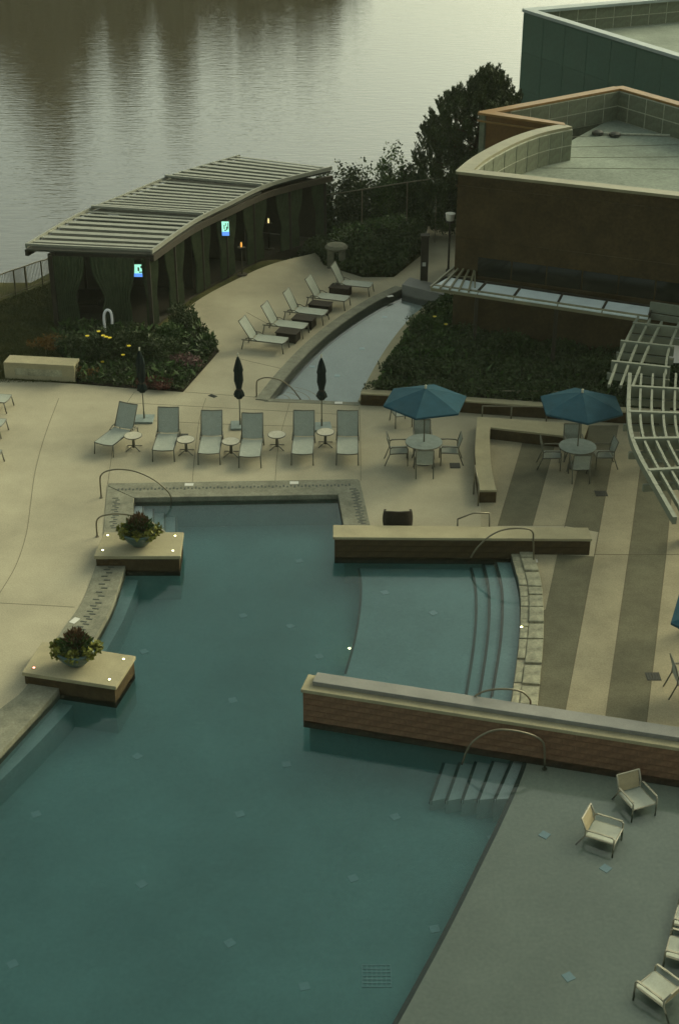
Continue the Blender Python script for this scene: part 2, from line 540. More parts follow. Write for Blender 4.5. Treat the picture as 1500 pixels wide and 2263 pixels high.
# ------------------------------------------------------------------ pools and decks
WZ = -0.13
A_ = at(297, 1098); B_ = at(746, 1091); C_ = at(760, 1168)
W1T = 0.50                                     # low wall top
w1_bl, w1_br = at(739, 1160, W1T), at(1296, 1166, W1T)
w1_fl, w1_fr = at(739, 1187, W1T), at(1305, 1191, W1T)
BWT = 0.75                                     # long wall top
bw_fl, bw_fr = at(669, 1522, BWT), at(1700, 1682, BWT)
bw_dir = (bw_fr - bw_fl).normalized(); bw_n = Vector((-bw_dir.y, bw_dir.x, 0))
BW_T = 0.56
bw_bl, bw_br = bw_fl + bw_n * BW_T, bw_fr + bw_n * BW_T
flat = lambda p, z=0.0: Vector((p.x, p.y, z))

stone_in = smooth(pts([(1128, 1222), (1146, 1290), (1150, 1350), (1145, 1430), (1128, 1560)]), 5)      # water line at the rough steps
stone_mid = smooth(pts([(1146, 1222), (1164, 1290), (1168, 1350), (1163, 1430), (1146, 1560)]), 5)
stone_out = smooth(pts([(1178, 1222), (1196, 1290), (1201, 1350), (1200, 1430), (1188, 1565)]), 5)
left_in = smooth(pts([(275, 1250), (247, 1335), (212, 1402), (165, 1475), (121, 1531), (60, 1597), (0, 1662), (-90, 1760)]), 5)
left_out = smooth(pts([(212, 1250), (182, 1330), (140, 1390), (95, 1460), (51, 1527), (0, 1569), (-70, 1640), (-180, 1740)]), 5)

pool_poly = [A_, B_, C_, flat(w1_bl) + Vector((0.28, 0, 0)), flat(w1_fl) + Vector((0.28, 0.1, 0)), flat(w1_fl) + Vector((0.6, 0.1, 0))]
t_ = (stone_in[0].x - w1_fl.x) / (w1_fr.x - w1_fl.x)
pool_poly += [flat(w1_fl.lerp(w1_fr, t_)) + Vector((0, 0.1, 0))]
pool_poly += stone_in[1:-1]
# meet the back of the long wall
def on_back(p):
    s_ = (p - bw_bl).dot(bw_dir); q = bw_bl + bw_dir * s_; return flat(q)
pool_poly += [on_back(stone_in[-1]) - bw_n * 0.1, flat(bw_bl) + bw_dir * 0.12 - bw_n * 0.1, flat(bw_fl) + bw_dir * 0.12 + bw_n * 0.1, flat(bw_fr) + bw_n * 0.1]
pool_poly += [Vector((bw_fr.x, 11.0, 0)), Vector((left_in[-1].x, 11.0, 0))]
pool_poly += list(reversed(left_in))
pool_poly = [Vector((p.x, p.y, 0)) for p in pool_poly]

ch_left = smooth(pts([(592, 886), (640, 825), (700, 762), (760, 713), (830, 668), (893, 637)]), 6)
ch_right = smooth(pts([(790, 888), (812, 840), (850, 775), (890, 722), (930, 684), (985, 655)]), 6)
channel_poly = [Vector((p.x, p.y, 0)) for p in ch_left + list(reversed(ch_right))]

# deck: outline, with both pools as openings
garden_left = pts([(170, 846), (290, 858), (405, 866), (485, 775), (425, 700), (360, 735)])
gl_ = smooth(pts([(350, 742), (430, 668), (520, 618), (600, 583), (690, 560)]), 5)
deck_outer = [Vector((-19, 8.5, 0)), Vector((24, 8.5, 0)), Vector((24, 46.0, 0)), at(1395, 925), at(1050, 905), at(795, 893), at(792, 889)] \
    + [p for p in offset(ch_right, -0.75)[2:-1]] + [at(1010, 640), at(1008, 500), at(945, 500), at(935, 560), at(870, 612), at(800, 612), at(715, 585), at(700, 556)] \
    + list(reversed(gl_)) + [at(425, 700), at(485, 775), at(405, 866), at(290, 858), at(170, 848), at(-160, 828)]
deck = MB()
deck.prism([Vector((p.x, p.y, 0)) for p in deck_outer], -0.30, 0.0, [pool_poly, channel_poly])
deck_o = tag(deck.build("pool_deck", M['deck']), kind="structure")


def strip(name, pl, w, z0, z1, m, parent):
    a = offset(pl, w / 2); b = offset(pl, -w / 2)
    o = MB().prism([Vector((p.x, p.y, 0)) for p in a + list(reversed(b))], z0, z1).build(name, m, parent)
    return o

for jl in ([(130, 880), (100, 960), (78, 1040), (68, 1110), (58, 1180), (35, 1250), (0, 1310)],
           [(285, 890), (600, 907), (795, 918)],
           [(297, 866), (272, 905), (255, 950), (245, 1020), (238, 1070)],
           [(640, 890), (620, 960), (612, 1010), (608, 1065)],
           [(455, 880), (440, 930), (430, 1010), (425, 1066)],
           [(794, 900), (796, 960), (797, 1062)],
           [(-20, 1332), (60, 1336), (165, 1342)], [(408, 866), (600, 880)], [(340, 930), (520, 938), (790, 945)],
           [(520, 790), (560, 800), (625, 815)], [(545, 690), (600, 720)]):
    strip("joint", smooth(pts(jl), 4), 0.014, -0.05, 0.004, M['joint'], deck_o)

# stripes of the right hand terrace
S = {1: [(1166, 940), (1100, 1162)], 2: [(1237, 940), (1176, 1162)], 3: [(1299, 940), (1248, 1162), (1231, 1232)],
     4: [(1366, 940), (1323, 1176), (1248, 1575)], 5: [(1427, 940), (1396, 1180), (1337, 1590)], 6: [(1497, 940), (1471, 1229), (1428, 1600)],
     7: [(1562, 940), (1548, 1229), (1520, 1610)], 8: [(1630, 940), (1625, 1229), (1615, 1620)]}
def stripe(poly, m):
    MB().prism(pts(poly), -0.05, 0.006, bottom=False).build("stripe_panel", m, deck_o)
stripe([(1062, 1100), (1085, 945), S[1][0], S[1][1], (1062, 1164)], M['stripe_light'])
stripe(S[1] + list(reversed(S[2])), M['stripe_dark'])
stripe(S[2] + [(1248, 1162), (1299, 940)], M['stripe_light'])
stripe([(1299, 940), (1248, 1162), (1323, 1176), (1366, 940)], M['stripe_dark'])
stripe([(1180, 1226), (1231, 1226), (1204, 1347)] + [(1201, 1350), (1196, 1290)], M['stripe_light'])
stripe([(1231, 1226), (1312, 1230), (1323, 1176), (1323, 1174), (1318, 1200), (1248, 1575), (1188, 1565), (1200, 1430), (1201, 1350), (1205, 1347)][0:2] + [(1248, 1575), (1188, 1565), (1200, 1430), (1201, 1350), (1205, 1347)], M['stripe_dark'])
stripe(S[4] + list(reversed(S[5])), M['stripe_light'])
stripe(S[5] + list(reversed(S[6])), M['stripe_dark'])
stripe(S[6] + list(reversed(S[7])), M['stripe_light'])
stripe(S[7] + list(reversed(S[8])), M['stripe_dark'])
for k in (1, 2, 3, 4, 5, 6):
    strip("joint", pts(S[k]), 0.02, -0.02, 0.010, M['joint'], deck_o)
strip("joint", pts([(1312, 1226), (1500, 1226)]), 0.02, -0.02, 0.010, M['joint'], deck_o)

# drain grates and markers let into the deck
def grate(px, py, w, dd, rz=0.0):
    g_ = MB(); c = at(px, py)
    g_.box((0, 0, 0), (w, dd, 0.012))
    for i in range(5): g_.box((-w / 2 + w * (i + .5) / 5, 0, 0.008), (w / 9, dd * .85, 0.012))
    o = g_.build("drain_grate", M['grate'], deck_o); o.location = c + Vector((0, 0, 0.004)); o.rotation_euler.z = rz
for a in ((403, 963, .36, .30, 0), (1328, 1091, .36, .36, 0), (1443, 1496, .34, .34, 0), (1005, 1029, .32, .36, 0), (470, 875, .16, .3, .9)):
    grate(*a)
def marker(px, py, rz=0, w=.26, parent=None):
    o = MB().box((0, 0, 0), (w, w * .62, 0.01)).build("depth_marker", M['white_tile'], parent or deck_o)
    o.location = at(px, py) + Vector((0, 0, 0.02)); o.rotation_euler.z = rz
for a in ((418, 1072, 0), (650, 1068, 0), (165, 1373, 1.1), (1177, 1241, 0), (862, 655, .5), (720, 738, .7), (646, 800, .8), (748, 891, 0)):
    marker(*a)

# pool shell
shell = MB()
n = len(pool_poly)
pp = pool_poly if area(pool_poly) > 0 else list(reversed(pool_poly))
vs_ = [Vector((p.x, p.y, -0.28)) for p in pp] + [Vector((p.x, p.y, -1.07)) for p in pp]
shell.add(vs_, [((i + 1) % n, i, i + n, (i + 1) % n + n) for i in range(n)])
shell.prism(pp, -1.10, -1.05, sides=False, bottom=False)
shell_o = tag(shell.build("pool_basin", M['plaster']), kind="structure")
def shrink(poly, d_):
    out = []
    for i, p in enumerate(poly):
        a, b_ = poly[i - 1], poly[(i + 1) % len(poly)]
        t0 = Vector((p.x - a.x, p.y - a.y)).normalized(); t1 = Vector((b_.x - p.x, b_.y - p.y)).normalized()
        nn = Vector((-t0.y - t1.y, t0.x + t1.x)); nn.normalize()
        out.append(Vector((p.x + nn.x * d_, p.y + nn.y * d_, 0)))
    return out
lp_ = shrink(pp, .006); k_ = len(lp_)
MB().add([Vector((p.x, p.y, -0.004)) for p in lp_] + [Vector((p.x, p.y, -0.27)) for p in lp_], [((i + 1) % k_, i, i + k_, (i + 1) % k_ + k_) for i in range(k_)]).build("waterline_tile", M['coping_dark'], shell_o)
wat = MB().prism(shrink(pp, -.03), -1.08, WZ)
tag(wat.build("pool_water", M['pool_water']), kind="structure")

def floor_block(name, px_poly, z, m=None, zpx=None, bevel=0):
    zz = z if zpx is None else zpx
    return MB().prism(pts(px_poly, zz), -1.06, z).build(name, m or M['plaster'], shell_o, bevel=bevel)

# shallow bay by the low wall, its three curved steps, the rough stones
def ext(plist, z): return smooth(pts(plist, z), 5)
ZB = -0.55
bay_l = ext([(787, 1222), (795, 1290), (792, 1350), (780, 1420), (758, 1500), (752, 1530)], ZB)
def bay(pl, z, name):
    a = w1_fl.lerp(w1_fr, 0.75); e = on_back(at(1145, 1560))
    poly = [flat(p) for p in pl] + [flat(e) - bw_n * .05] + [flat(p) for p in reversed(stone_in)] + [flat(a) + Vector((-.0, .05, 0))]
    poly = [flat(p) for p in pl]; poly += [on_back(pl[-1]) - bw_n * 0.1, on_back(stone_in[-1]) - bw_n * .1] + [flat(p) for p in reversed(stone_in)]
    return MB().prism(poly, -1.06, z).build(name, M['plaster'], shell_o)
bay(bay_l, ZB, "bay_floor")
for k, (xs, z) in enumerate((((1032, 1046, 1049, 1043, 1026), -0.50), ((1062, 1075, 1078, 1072, 1055), -0.38), ((1090, 1104, 1107, 1101, 1083), -0.26))):
    bay(ext(list(zip(xs, (1222, 1290, 1350, 1430, 1560))), z), z, "pool_step")

# darker nosing tiles along the step edges (real tile strips)
for xs, z in (((1032, 1046, 1049, 1043, 1026), -0.50), ((1062, 1075, 1078, 1072, 1055), -0.38), ((1090, 1104, 1107, 1101, 1083), -0.26)):
    strip("nosing_tile", offset(ext(list(zip(xs, (1235, 1290, 1350, 1430, 1540))), z), 0.035), 0.07, z - .1, z + .006, M['coping_dark'], shell_o)
strip("nosing_tile", offset(ext([(788, 1245), (795, 1290), (792, 1350), (780, 1420), (760, 1490)], ZB), 0.03), 0.06, ZB - .1, ZB + .006, M['coping_dark'], shell_o)

# rough stones: two rows, each stone by itself
rs = random.Random(5)
def stone_row(lo, hi, z0, z1, nst):
    L_ = len(lo) - 1
    cuts = [0.0]
    for i in range(nst): cuts.append(cuts[-1] + rs.uniform(.7, 1.3))
    cuts = [c / cuts[-1] for c in cuts]
    def on(pl, t):
        f = t * (len(pl) - 1); i = min(int(f), len(pl) - 2); return pl[i].lerp(pl[i + 1], f - i)
    for i in range(nst):
        a, b = cuts[i] + .004, cuts[i + 1] - .004
        poly = [on(lo, a), on(lo, (a + b) / 2), on(lo, b), on(hi, b), on(hi, (a + b) / 2), on(hi, a)]
        c = sum(poly, Vector()) / 6
        poly = [c + (p - c) * rs.uniform(.95, .985) for p in poly]
        o = MB().prism([p - c for p in poly], -0.25, z1 + rs.uniform(-.02, .02)).build("stone", M['stone'], deck_o, bevel=0.02)
        o.location = Vector((c.x, c.y, 0)); o.rotation_euler = (rs.uniform(-.015, .015), rs.uniform(-.02, .02), 0)
stone_row(stone_in, stone_mid, -.3, 0.03, 11)
stone_row(stone_mid, stone_out, -.3, 0.065, 10)

# left submerged bench, rectangle steps, long shelf and its stairs
floor_block("pool_bench", [(250, 1240), (312, 1255), (300, 1300), (272, 1372), (225, 1455), (154, 1569), (80, 1648), (0, 1727), (-120, 1850), (-260, 1850), (-120, 1700), (0, 1600), (121, 1500)], -0.42, zpx=-.42)
for k, (xa, xb) in enumerate(((280, 318), (280, 341), (280, 366), (280, 391))):
    z = -0.26 - 0.15 * k
    y_top, y_bot = 1092, 1182
    MB().prism(pts([(xa, y_top), (xb, y_top), (xb, y_bot), (xa, y_bot)], z), -1.06, z).build("pool_step", M['step_plaster'], shell_o)
    strip("nosing_tile", pts([(xb - 2, y_bot), (xb - 2, y_top + 8)], z), 0.05, z - .1, z + .005, M['coping'], shell_o)
SHZ = -0.34
shelf_edge = pts([(1172, 1640), (1160, 1700), (1118, 1800), (1060, 1920), (985, 2070), (880, 2263), (800, 2400)], SHZ)
se = smooth(shelf_edge, 4)
MB().prism([flat(p) for p in se] + [Vector((bw_fr.x + .1, 11, 0)), flat(bw_fr) + bw_n * .2, flat(bw_fl.lerp(bw_fr, .48)) + bw_n * .2], -1.06, SHZ).build("tanning_shelf", M['shelf_plaster'], shell_o)
strip("nosing_tile", offset(se, -0.05), 0.09, SHZ - .1, SHZ + .006, M['coping_dark'], shell_o)
sx = [(1160, 1122), (1118, 1085), (1080, 1050), (1045, 1015), (1010, 980)]
for k in range(5):
    z = -0.42 - 0.09 * k
    (xt, xb) = sx[k]
    xt2, xb2 = xt - 45, xb - 38
    poly = [(xt + 60, 1660), (xt + 25, 1768 - 60), (xb + 4, 1765), (xb2 + 8, 1768 + k), (xt2 + 18, 1672)]
    MB().prism(pts(poly, z), -1.06, z).build("pool_step", M['step_plaster'], shell_o)
    strip("nosing_tile", pts([(xb2 + 9, 1767 + k), (xt2 + 19, 1676)], z), 0.07, z - .1, z + .005, M['coping_dark'], shell_o)

# inlets in the floors
proto_me = MB().box((0, 0, 0), (.19, .19, .02)).mesh("floor_inlet", M['inlet'])
for (px, py) in ((493, 1160), (661, 1240), (537, 1361), (705, 1451), (318, 1440), (641, 1384), (514, 1548), (303, 1672), (633, 1690), (80, 1800), (530, 1800), (873, 1806), (1087, 1853), (313, 1955), (780, 1942), (960, 2054), (508, 2085), (672, 2181), (28, 2132)):
    o = bpy.data.objects.new("floor_inlet", proto_me); scene.collection.objects.link(o); o.parent = shell_o
    o.location = at(px, py, -1.04); o.rotation_euler.z = rs.uniform(.2, .9)
for (px, py, z) in ((850, 1310, ZB), (957, 1355, ZB), (1203, 1846, SHZ), (1338, 1920, SHZ), (1256, 2160, SHZ)):
    o = bpy.data.objects.new("floor_inlet", proto_me); scene.collection.objects.link(o); o.parent = shell_o
    o.location = at(px, py, z + .01); o.rotation_euler.z = rs.uniform(.2, .9)
md = MB(); c = at(832, 2158, -1.035)
for i in range(7):
    md.box((c.x - .27 + .09 * i, c.y, -1.035), (.02, .56, .02)); md.box((c.x, c.y - .27 + .09 * i, -1.033), (.56, .02, .02))
md.build("main_drain", M['inlet'], shell_o)
for (px, py, z, r_, m) in ((772, 1433, -.75, .03, 'lamp_warm'), (208, 1563, -.55, .075, 'lamp_white'), (1152, 1386, -.01, .028, 'lamp_warm')):
    o = MB().lathe([(0, -.02), (r_, -.01), (r_, .01), (0, .025)], 12).build("pool_light", M[m], shell_o)
    o.location = at(px, py, z + .02)

# copings
def ring_piece(name, px_poly, z0=-0.28, z1=0.02, m=None, parent=None):
    return MB().prism(pts(px_poly), z0, z1).build(name, m or M['coping'], parent or deck_o, bevel=0.01)
ring_piece("coping", [(240, 1069), (790, 1060), (796, 1064), (747, 1094), (296, 1101), (238, 1074)])
ring_piece("coping", [(795, 1064), (820, 1172), (762, 1172), (747, 1094)])
ring_piece("coping", [(237, 1075), (295, 1101), (293, 1186), (228, 1186)])
lc = MB().prism([flat(p) for p in left_out + list(reversed(offset(left_in, 0.03)))], -0.28, 0.02).build("coping", M['coping'], deck_o, bevel=.01)
# decorative bands of tiny dark tiles set in the coping
def band(a, b, nn, h, w, z=0.023):
    m_ = MB(); A, B = at(*a), at(*b)
    t = (B - A); rz = math.atan2(t.y, t.x)
    for i in range(nn):
        p = A.lerp(B, (i + .5) / nn); nrm = Vector((-math.sin(rz), math.cos(rz), 0))
        p = p + nrm * (h * (.25 if i % 2 else -.25))
        m_.box((p.x, p.y, z), (w, h * (.9 if i % 3 else 1.3), .006), rz)
    m_.build("mosaic_band", M['coping_dark'], deck_o)["kind"] = "stuff"
band((258, 1083), (776, 1073), 64, .10, .055)
band((782, 1080), (800, 1160), 24, .16, .05)
band((258, 1100), (250, 1170), 16, .14, .05)
lb = [a.lerp(b, .5) for a, b in zip(left_in, left_out)]
m_ = MB()
for i in range(1, 28):
    f = i / 28 * 13; k = int(f); p = lb[k].lerp(lb[k + 1], f - k); t = lb[k + 1] - lb[k]; rz = math.atan2(t.y, t.x)
    m_.box((p.x + (.05 if i % 2 else -.05), p.y, .023), (.05, .17, .006), rz)
m_.build("mosaic_band", M['coping_dark'], deck_o)["kind"] = "stuff"

# channel
CWZ = -0.17
cs = MB()
cp = channel_poly if area(channel_poly) > 0 else list(reversed(channel_poly))
n = len(cp)
cs.add([Vector((p.x, p.y, -0.0)) for p in cp] + [Vector((p.x, p.y, -0.47)) for p in cp], [((i + 1) % n, i, i + n, (i + 1) % n + n) for i in range(n)])
cs.prism(cp, -.50, -.45, sides=False, bottom=False)
ch_o = tag(cs.build("channel_basin", M['channel_plaster']), kind="structure")
tag(MB().prism(shrink(cp, -.03), -.46, CWZ).build("channel_water", M['channel_water']), kind="structure")
strip("coping", offset(ch_left, 0.22), 0.44, -.3, .03, M['coping'], ch_o)
lin = offset(ch_left, -0.02)
MB().prism([flat(p) for p in offset(ch_left, .005) + list(reversed(lin))], -.6, .0).build("tile_liner", M['coping_dark'], ch_o)
strip("coping", offset(ch_right, -0.32), 0.6, -.3, .06, M['cap'], ch_o)
strip("coping", pts([(585, 884), (690, 888), (794, 893)]), 0.26, -.28, .012, M['coping'], ch_o)
cc = at(610, 890, -.35)
for k in range(4):
    r0 = 1.55 - .36 * k; z = -.38 + .05 * k
    arc = [Vector((cc.x + r0 * math.cos(a), cc.y + r0 * 1.0 * math.sin(a), 0)) for a in [R(-8 + 7.5 * i) for i in range(11)]]
    MB().prism([Vector((cc.x - .1, cc.y - .25, 0))] + arc + [Vector((cc.x - .05, cc.y + .2, 0))], -.46, z).build("pool_step", M['channel_plaster'], ch_o)
    ar2 = arc
    strip("nosing_tile", ar2, .04, z - .03, z + .004, M['cap'], ch_o)
# far end of the channel: spill wall and slab
MB().prism(pts([(888, 628), (905, 612), (985, 632), (985, 652)], 0.25), -.6, .25).build("spill_wall", M['slab'], ch_o, bevel=.01)
for (px, py) in ((730, 740), (745, 830), (800, 770), (850, 700), (690, 810)):
    o = bpy.data.objects.new("floor_inlet", proto_me); scene.collection.objects.link(o); o.parent = ch_o
    o.location = at(px, py, -.44)

# ------------------------------------------------------------------ walls
def bricks_on(parent, p0, p1, z0, z1, m, course=.2, blen=.6, proud=.012):
    """running courses of blocks standing proud of a face, shared meshes"""
    t = (p1 - p0); Lg = t.length; t.normalize(); rz = math.atan2(t.y, t.x)
    nrm = Vector((t.y, -t.x, 0))
    rows = max(1, int(round((z1 - z0) / course))); ch = (z1 - z0) / rows
    cols = max(2, int(round(Lg / blen))); bl = Lg / cols
    full = MB().box((0, 0, 0), (bl - .015, .05, ch - .015)).mesh("brick", m)
    half = MB().box((0, 0, 0), (bl / 2 - .015, .05, ch - .015)).mesh("brick", m)
    for r_ in range(rows):
        off = (r_ % 2) * .5
        xs = [(i + .5 + off) * bl for i in range(cols - (r_ % 2))]
        items = [(x, full) for x in xs]
        if r_ % 2: items += [(bl * .25, half), (Lg - bl * .25, half)]
        for x, me in items:
            o = bpy.data.objects.new("brick", me); scene.collection.objects.link(o); o.parent = parent
            p = p0 + t * x + nrm * (proud - .025 + rs.uniform(-.004, .004)); o.location = (p.x, p.y, z0 + (r_ + .5) * ch); o.rotation_euler.z = rz

def wall_thing(name, fl, fr, bl, br, ztop, zbot, m, cap_m, cap=.07, over=.03):
    e = empty(name, (0, 0, 0))
    core = [flat(fl), flat(fr), flat(br), flat(bl)]
    MB().prism(core, zbot, ztop - cap).build("wall_core", m, e)
    c = sum(core, Vector()) / 4
    capp = [p + (p - c).normalized() * over * 1.4 for p in core]
    MB().prism(capp, ztop - cap, ztop).build("capstone", cap_m, e, bevel=.012)
    return e

w1 = wall_thing("low_wall", w1_fl, w1_fr, w1_bl, w1_br, W1T, -.33, M['brick'], M['cap'], .08)
tag(w1, "low dark brick wall with pale stone cap between deck and shallow pool bay", "wall")
bricks_on(w1, flat(w1_fl), flat(w1_fr), -.3, W1T - .08, M['brick'], .17, .5)
bw = empty("long_wall")
tag(bw, "long reddish brick wall with grey slab top, running off the right edge above the water", "wall")
MB().prism([flat(bw_fl), flat(bw_fr), flat(bw_br), flat(bw_bl)], -.33, BWT - .09).build("wall_core", M['brick_red'], bw)
o_ = bw_dir * -.04
MB().prism([flat(bw_fl) - bw_n * .04 + o_, flat(bw_fr) - bw_n * .04, flat(bw_br) + bw_n * .02, flat(bw_bl) + bw_n * .02 + o_], BWT - .09, BWT).build("capstone", M['cap'], bw, bevel=.012)
MB().prism([flat(bw_fl) + bw_n * .17 + bw_dir * .18, flat(bw_fr) + bw_n * .17, flat(bw_br) - bw_n * .0, flat(bw_bl) - bw_n * .0 + bw_dir * .18], BWT, BWT + .11).build("raised_slab", M['slab'], bw, bevel=.012)
bricks_on(bw, flat(bw_fl), flat(bw_fr), -.3, BWT - .09, M['brick_red'], .17, .55)

# U-shaped seat wall on the striped terrace
sz_ = .42
sw = empty("seat_wall"); tag(sw, "curved L-shaped pale stone seat wall beside the striped paving", "wall")
oute = [at(1055, 920, sz_)] + smooth(pts([(1052, 945), (1049, 990), (1052, 1040), (1060, 1083)], sz_), 4)
inne = smooth(pts([(1097, 1083), (1086, 1035), (1082, 985), (1083, 945)], sz_), 4)
back = pts([(1290, 968), (1301, 938)], sz_)
poly = [flat(p) for p in oute + inne + [at(1084, 944, sz_)] + back]
MB().prism([p for p in poly], -.1, sz_ - .07).build("wall_core", M['brick'], sw)
MB().prism(poly, sz_ - .07, sz_).build("capstone", M['cap'], sw, bevel=.012)

# retaining wall of the raised bed
RW = .45
rw = empty("retaining_wall"); tag(rw, "dark brick retaining wall with thin pale cap behind the blue parasols", "wall")
rl = [flat(p) for p in pts([(797, 868), (880, 872), (1045, 886), (1200, 897), (1395, 909), (1560, 920)], RW)]
rb = offset(rl, .3)
MB().prism(rl + list(reversed(rb)), -.2, RW - .06).build("wall_core", M['brick'], rw)
MB().prism(offset(rl, -.03) + list(reversed(offset(rl, .33))), RW - .06, RW).build("capstone", M['cap'], rw, bevel=.01)
bricks_on(rw, rl[0], rl[1], 0, RW - .06, M['brick'], .2, .45)

# planter blocks
def planter(px4, zt, label):
    e = empty("planter_plinth"); tag(e, label, "plinth", "plinths at the pool edge")
    p4 = [flat(p) for p in pts(px4, zt)]
    c = sum(p4, Vector()) / 4
    ins = [c + (p - c) * .96 for p in p4]
    MB().prism(ins, -.30, zt - .10).build("plinth_core", M['brick'], e)
    MB().prism([c + (p - c) * .95 for p in p4], -1.06, -.30).build("foot", M['plaster'], e)
    MB().prism(p4, zt - .10, zt).build("capstone", M['cap'], e, bevel=.012)
    return e, c
PZ = .34
pl1, pc1 = planter([(207, 1229), (399, 1229), (406, 1176), (230, 1176)], PZ, "square stone plinth carrying the flower bowl nearer the pool steps")
pl2, pc2 = planter([(48, 1486), (256, 1518), (300, 1450), (93, 1418)], PZ, "stone plinth carrying the flower bowl lower left, turned at an angle")
def plinth_lamp(px, py, m, lab):
    o = empty("plinth_lamp", at(px, py, PZ)); tag(o, lab, "lamp", "small lamps let into the plinths")
    MB().lathe([(.04, 0), (.04, .012), (.028, .014)], 12).build("rim", M['steel'], o)
    MB().lathe([(0.001, .010), (.028, .014), (.024, .022), (0.0, .026)], 12).build("lens", M[m], o)
for a in ((238, 1184, 'lamp_warm', "tiny lit lamp at the back left corner of the plinth by the steps"),
          (387, 1185, 'lamp_warm', "tiny lit lamp at the back right corner of the plinth by the steps"),
          (227, 1217, 'lamp_warm', "tiny lit lamp at the front left corner of the plinth by the steps"),
          (382, 1218, 'lamp_warm', "tiny lit lamp at the front right corner of the plinth by the steps"),
          (113, 1431, 'lamp_warm', "tiny lit lamp at the back left corner of the angled plinth"),
          (273, 1458, 'lamp_warm', "tiny lit lamp at the back right corner of the angled plinth"),
          (75, 1477, 'lamp_red', "tiny red lamp at the front left corner of the angled plinth"),
          (242, 1503, 'lamp_warm', "tiny lit lamp at the front right corner of the angled plinth")):
    plinth_lamp(*a)

def flower_bowl(px, py, r, label, seed):
    c = at(px, py, PZ)
    e = empty("flower_bowl", c); tag(e, label, "planter", "flower bowls on the plinths")
    MB().lathe([(.16, 0), (.22, .02), (r * .72, .14), (r * .93, .27), (r, .38), (r * 1.04, .40), (r * 1.04, .44), (r * .93, .44), (r * .88, .36)], 28).build("bowl", M['bowl'], e, sm=True)
    MB().lathe([(r * .9, .37), (r * .5, .40), (0, .41)], 20).build("soil", M['soil'], e)
    P1, D1 = blob_pts((0, 0, .52), (r * .85, r * .85, .30), 900, seed, .3)
    up = np.tile([0, 0, 1.3], (len(P1), 1)) + D1
    leafobj("dark_foliage", leaves(P1, up, .13, .4, seed), M['leaf_mid'], e)
    P2, D2 = blob_pts((0, .03, .66), (r * .62, r * .62, .26), 700, seed + 1, .2)
    leafobj("red_flowers", leaves(P2, np.tile([0, 0, 2.0], (len(P2), 1)) + D2, .13, .32, seed + 1), M['leaf_red'], e)
    V_ = []
    for a, l in ((2.9, 1.0), (0.1, 1.05), (3.6, .9), (5.6, .9), (4.7, .75), (1.2, .8)):
        cx, cy = math.cos(a) * r * l, math.sin(a) * r * l
        P3, D3 = blob_pts((cx, cy, .42), (.17, .17, .17), 150, seed + 9 + int(a * 7), .2)
        V_.append(leaves(P3, D3, .11, .7, seed + int(a * 9)))
    leafobj("trailing_foliage", np.concatenate(V_), M['leaf_lime'], e)
flower_bowl(309, 1203, .46, "teal bowl with red-brown flowers and lime trailing leaves by the pool steps", 11)
flower_bowl(170, 1466, .47, "teal bowl of spiky dark flowers on the angled plinth lower left", 31)

# ------------------------------------------------------------------ handrails
def rail(points, Y, label, r=.024, zend=None, n=4):
    P3 = [atY(a, b, Y) for a, b in points]
    c = P3[0].copy()
    e = empty("handrail", (c.x, c.y, 0)); tag(e, label, "handrail", "pool handrails")
    pl = smooth(P3, n)
    MB().tube([p - Vector((c.x, c.y, 0)) for p in pl], r, 8).build("rail_tube", M['steel'], e, sm=True)
    b0 = P3[0] - Vector((c.x, c.y, 0))
    o = MB().lathe([(.06, 0), (.06, .012), (.03, .02)], 12).build("base_flange", M['steel'], e); o.location = (b0.x, b0.y, max(b0.z, 0) if b0.z > -.05 else b0.z)
    return e
Yr = at(224, 1100).y
rail([(224, 1100), (221, 1062), (224, 1049), (236, 1041), (262, 1037), (300, 1042), (340, 1060), (370, 1085), (378, 1102), (377, 1122)], Yr, "arched steel handrail at the back corner steps of the pool")
Yr = at(215, 1186).y
rail([(215, 1186), (213, 1156), (220, 1143), (240, 1137), (270, 1136), (320, 1145), (345, 1163), (366, 1178)], Yr, "arched steel handrail passing behind the flower bowl")
Yr = at(567, 876).y
rail([(567, 876), (567, 846), (573, 838), (590, 834), (620, 840), (645, 858), (665, 884)], Yr, "arched steel handrail at the curved steps of the channel")
Yr = at(1179, 1242).y
rail([(1179, 1242), (1178, 1192), (1177, 1177), (1165, 1169), (1130, 1168), (1100, 1175), (1075, 1190), (1052, 1213), (1040, 1232)], Yr, "arched steel handrail in front of the low wall cap")
Yr = on_back(at(1172, 1590)).y + .3
rail([(1174, 1590), (1172, 1560), (1170, 1545), (1150, 1528), (1110, 1523), (1075, 1527), (1052, 1537), (1035, 1555), (1028, 1580)], Yr, "arched steel handrail just behind the long wall by the stone steps")
Yr = at(1203, 1700, -.3).y
rail([(1203, 1700), (1203, 1655), (1197, 1638), (1180, 1627), (1150, 1618), (1110, 1613), (1080, 1618), (1050, 1635), (1033, 1656), (1020, 1690)], Yr, "pale arched handrail over the underwater stairs below the long wall")
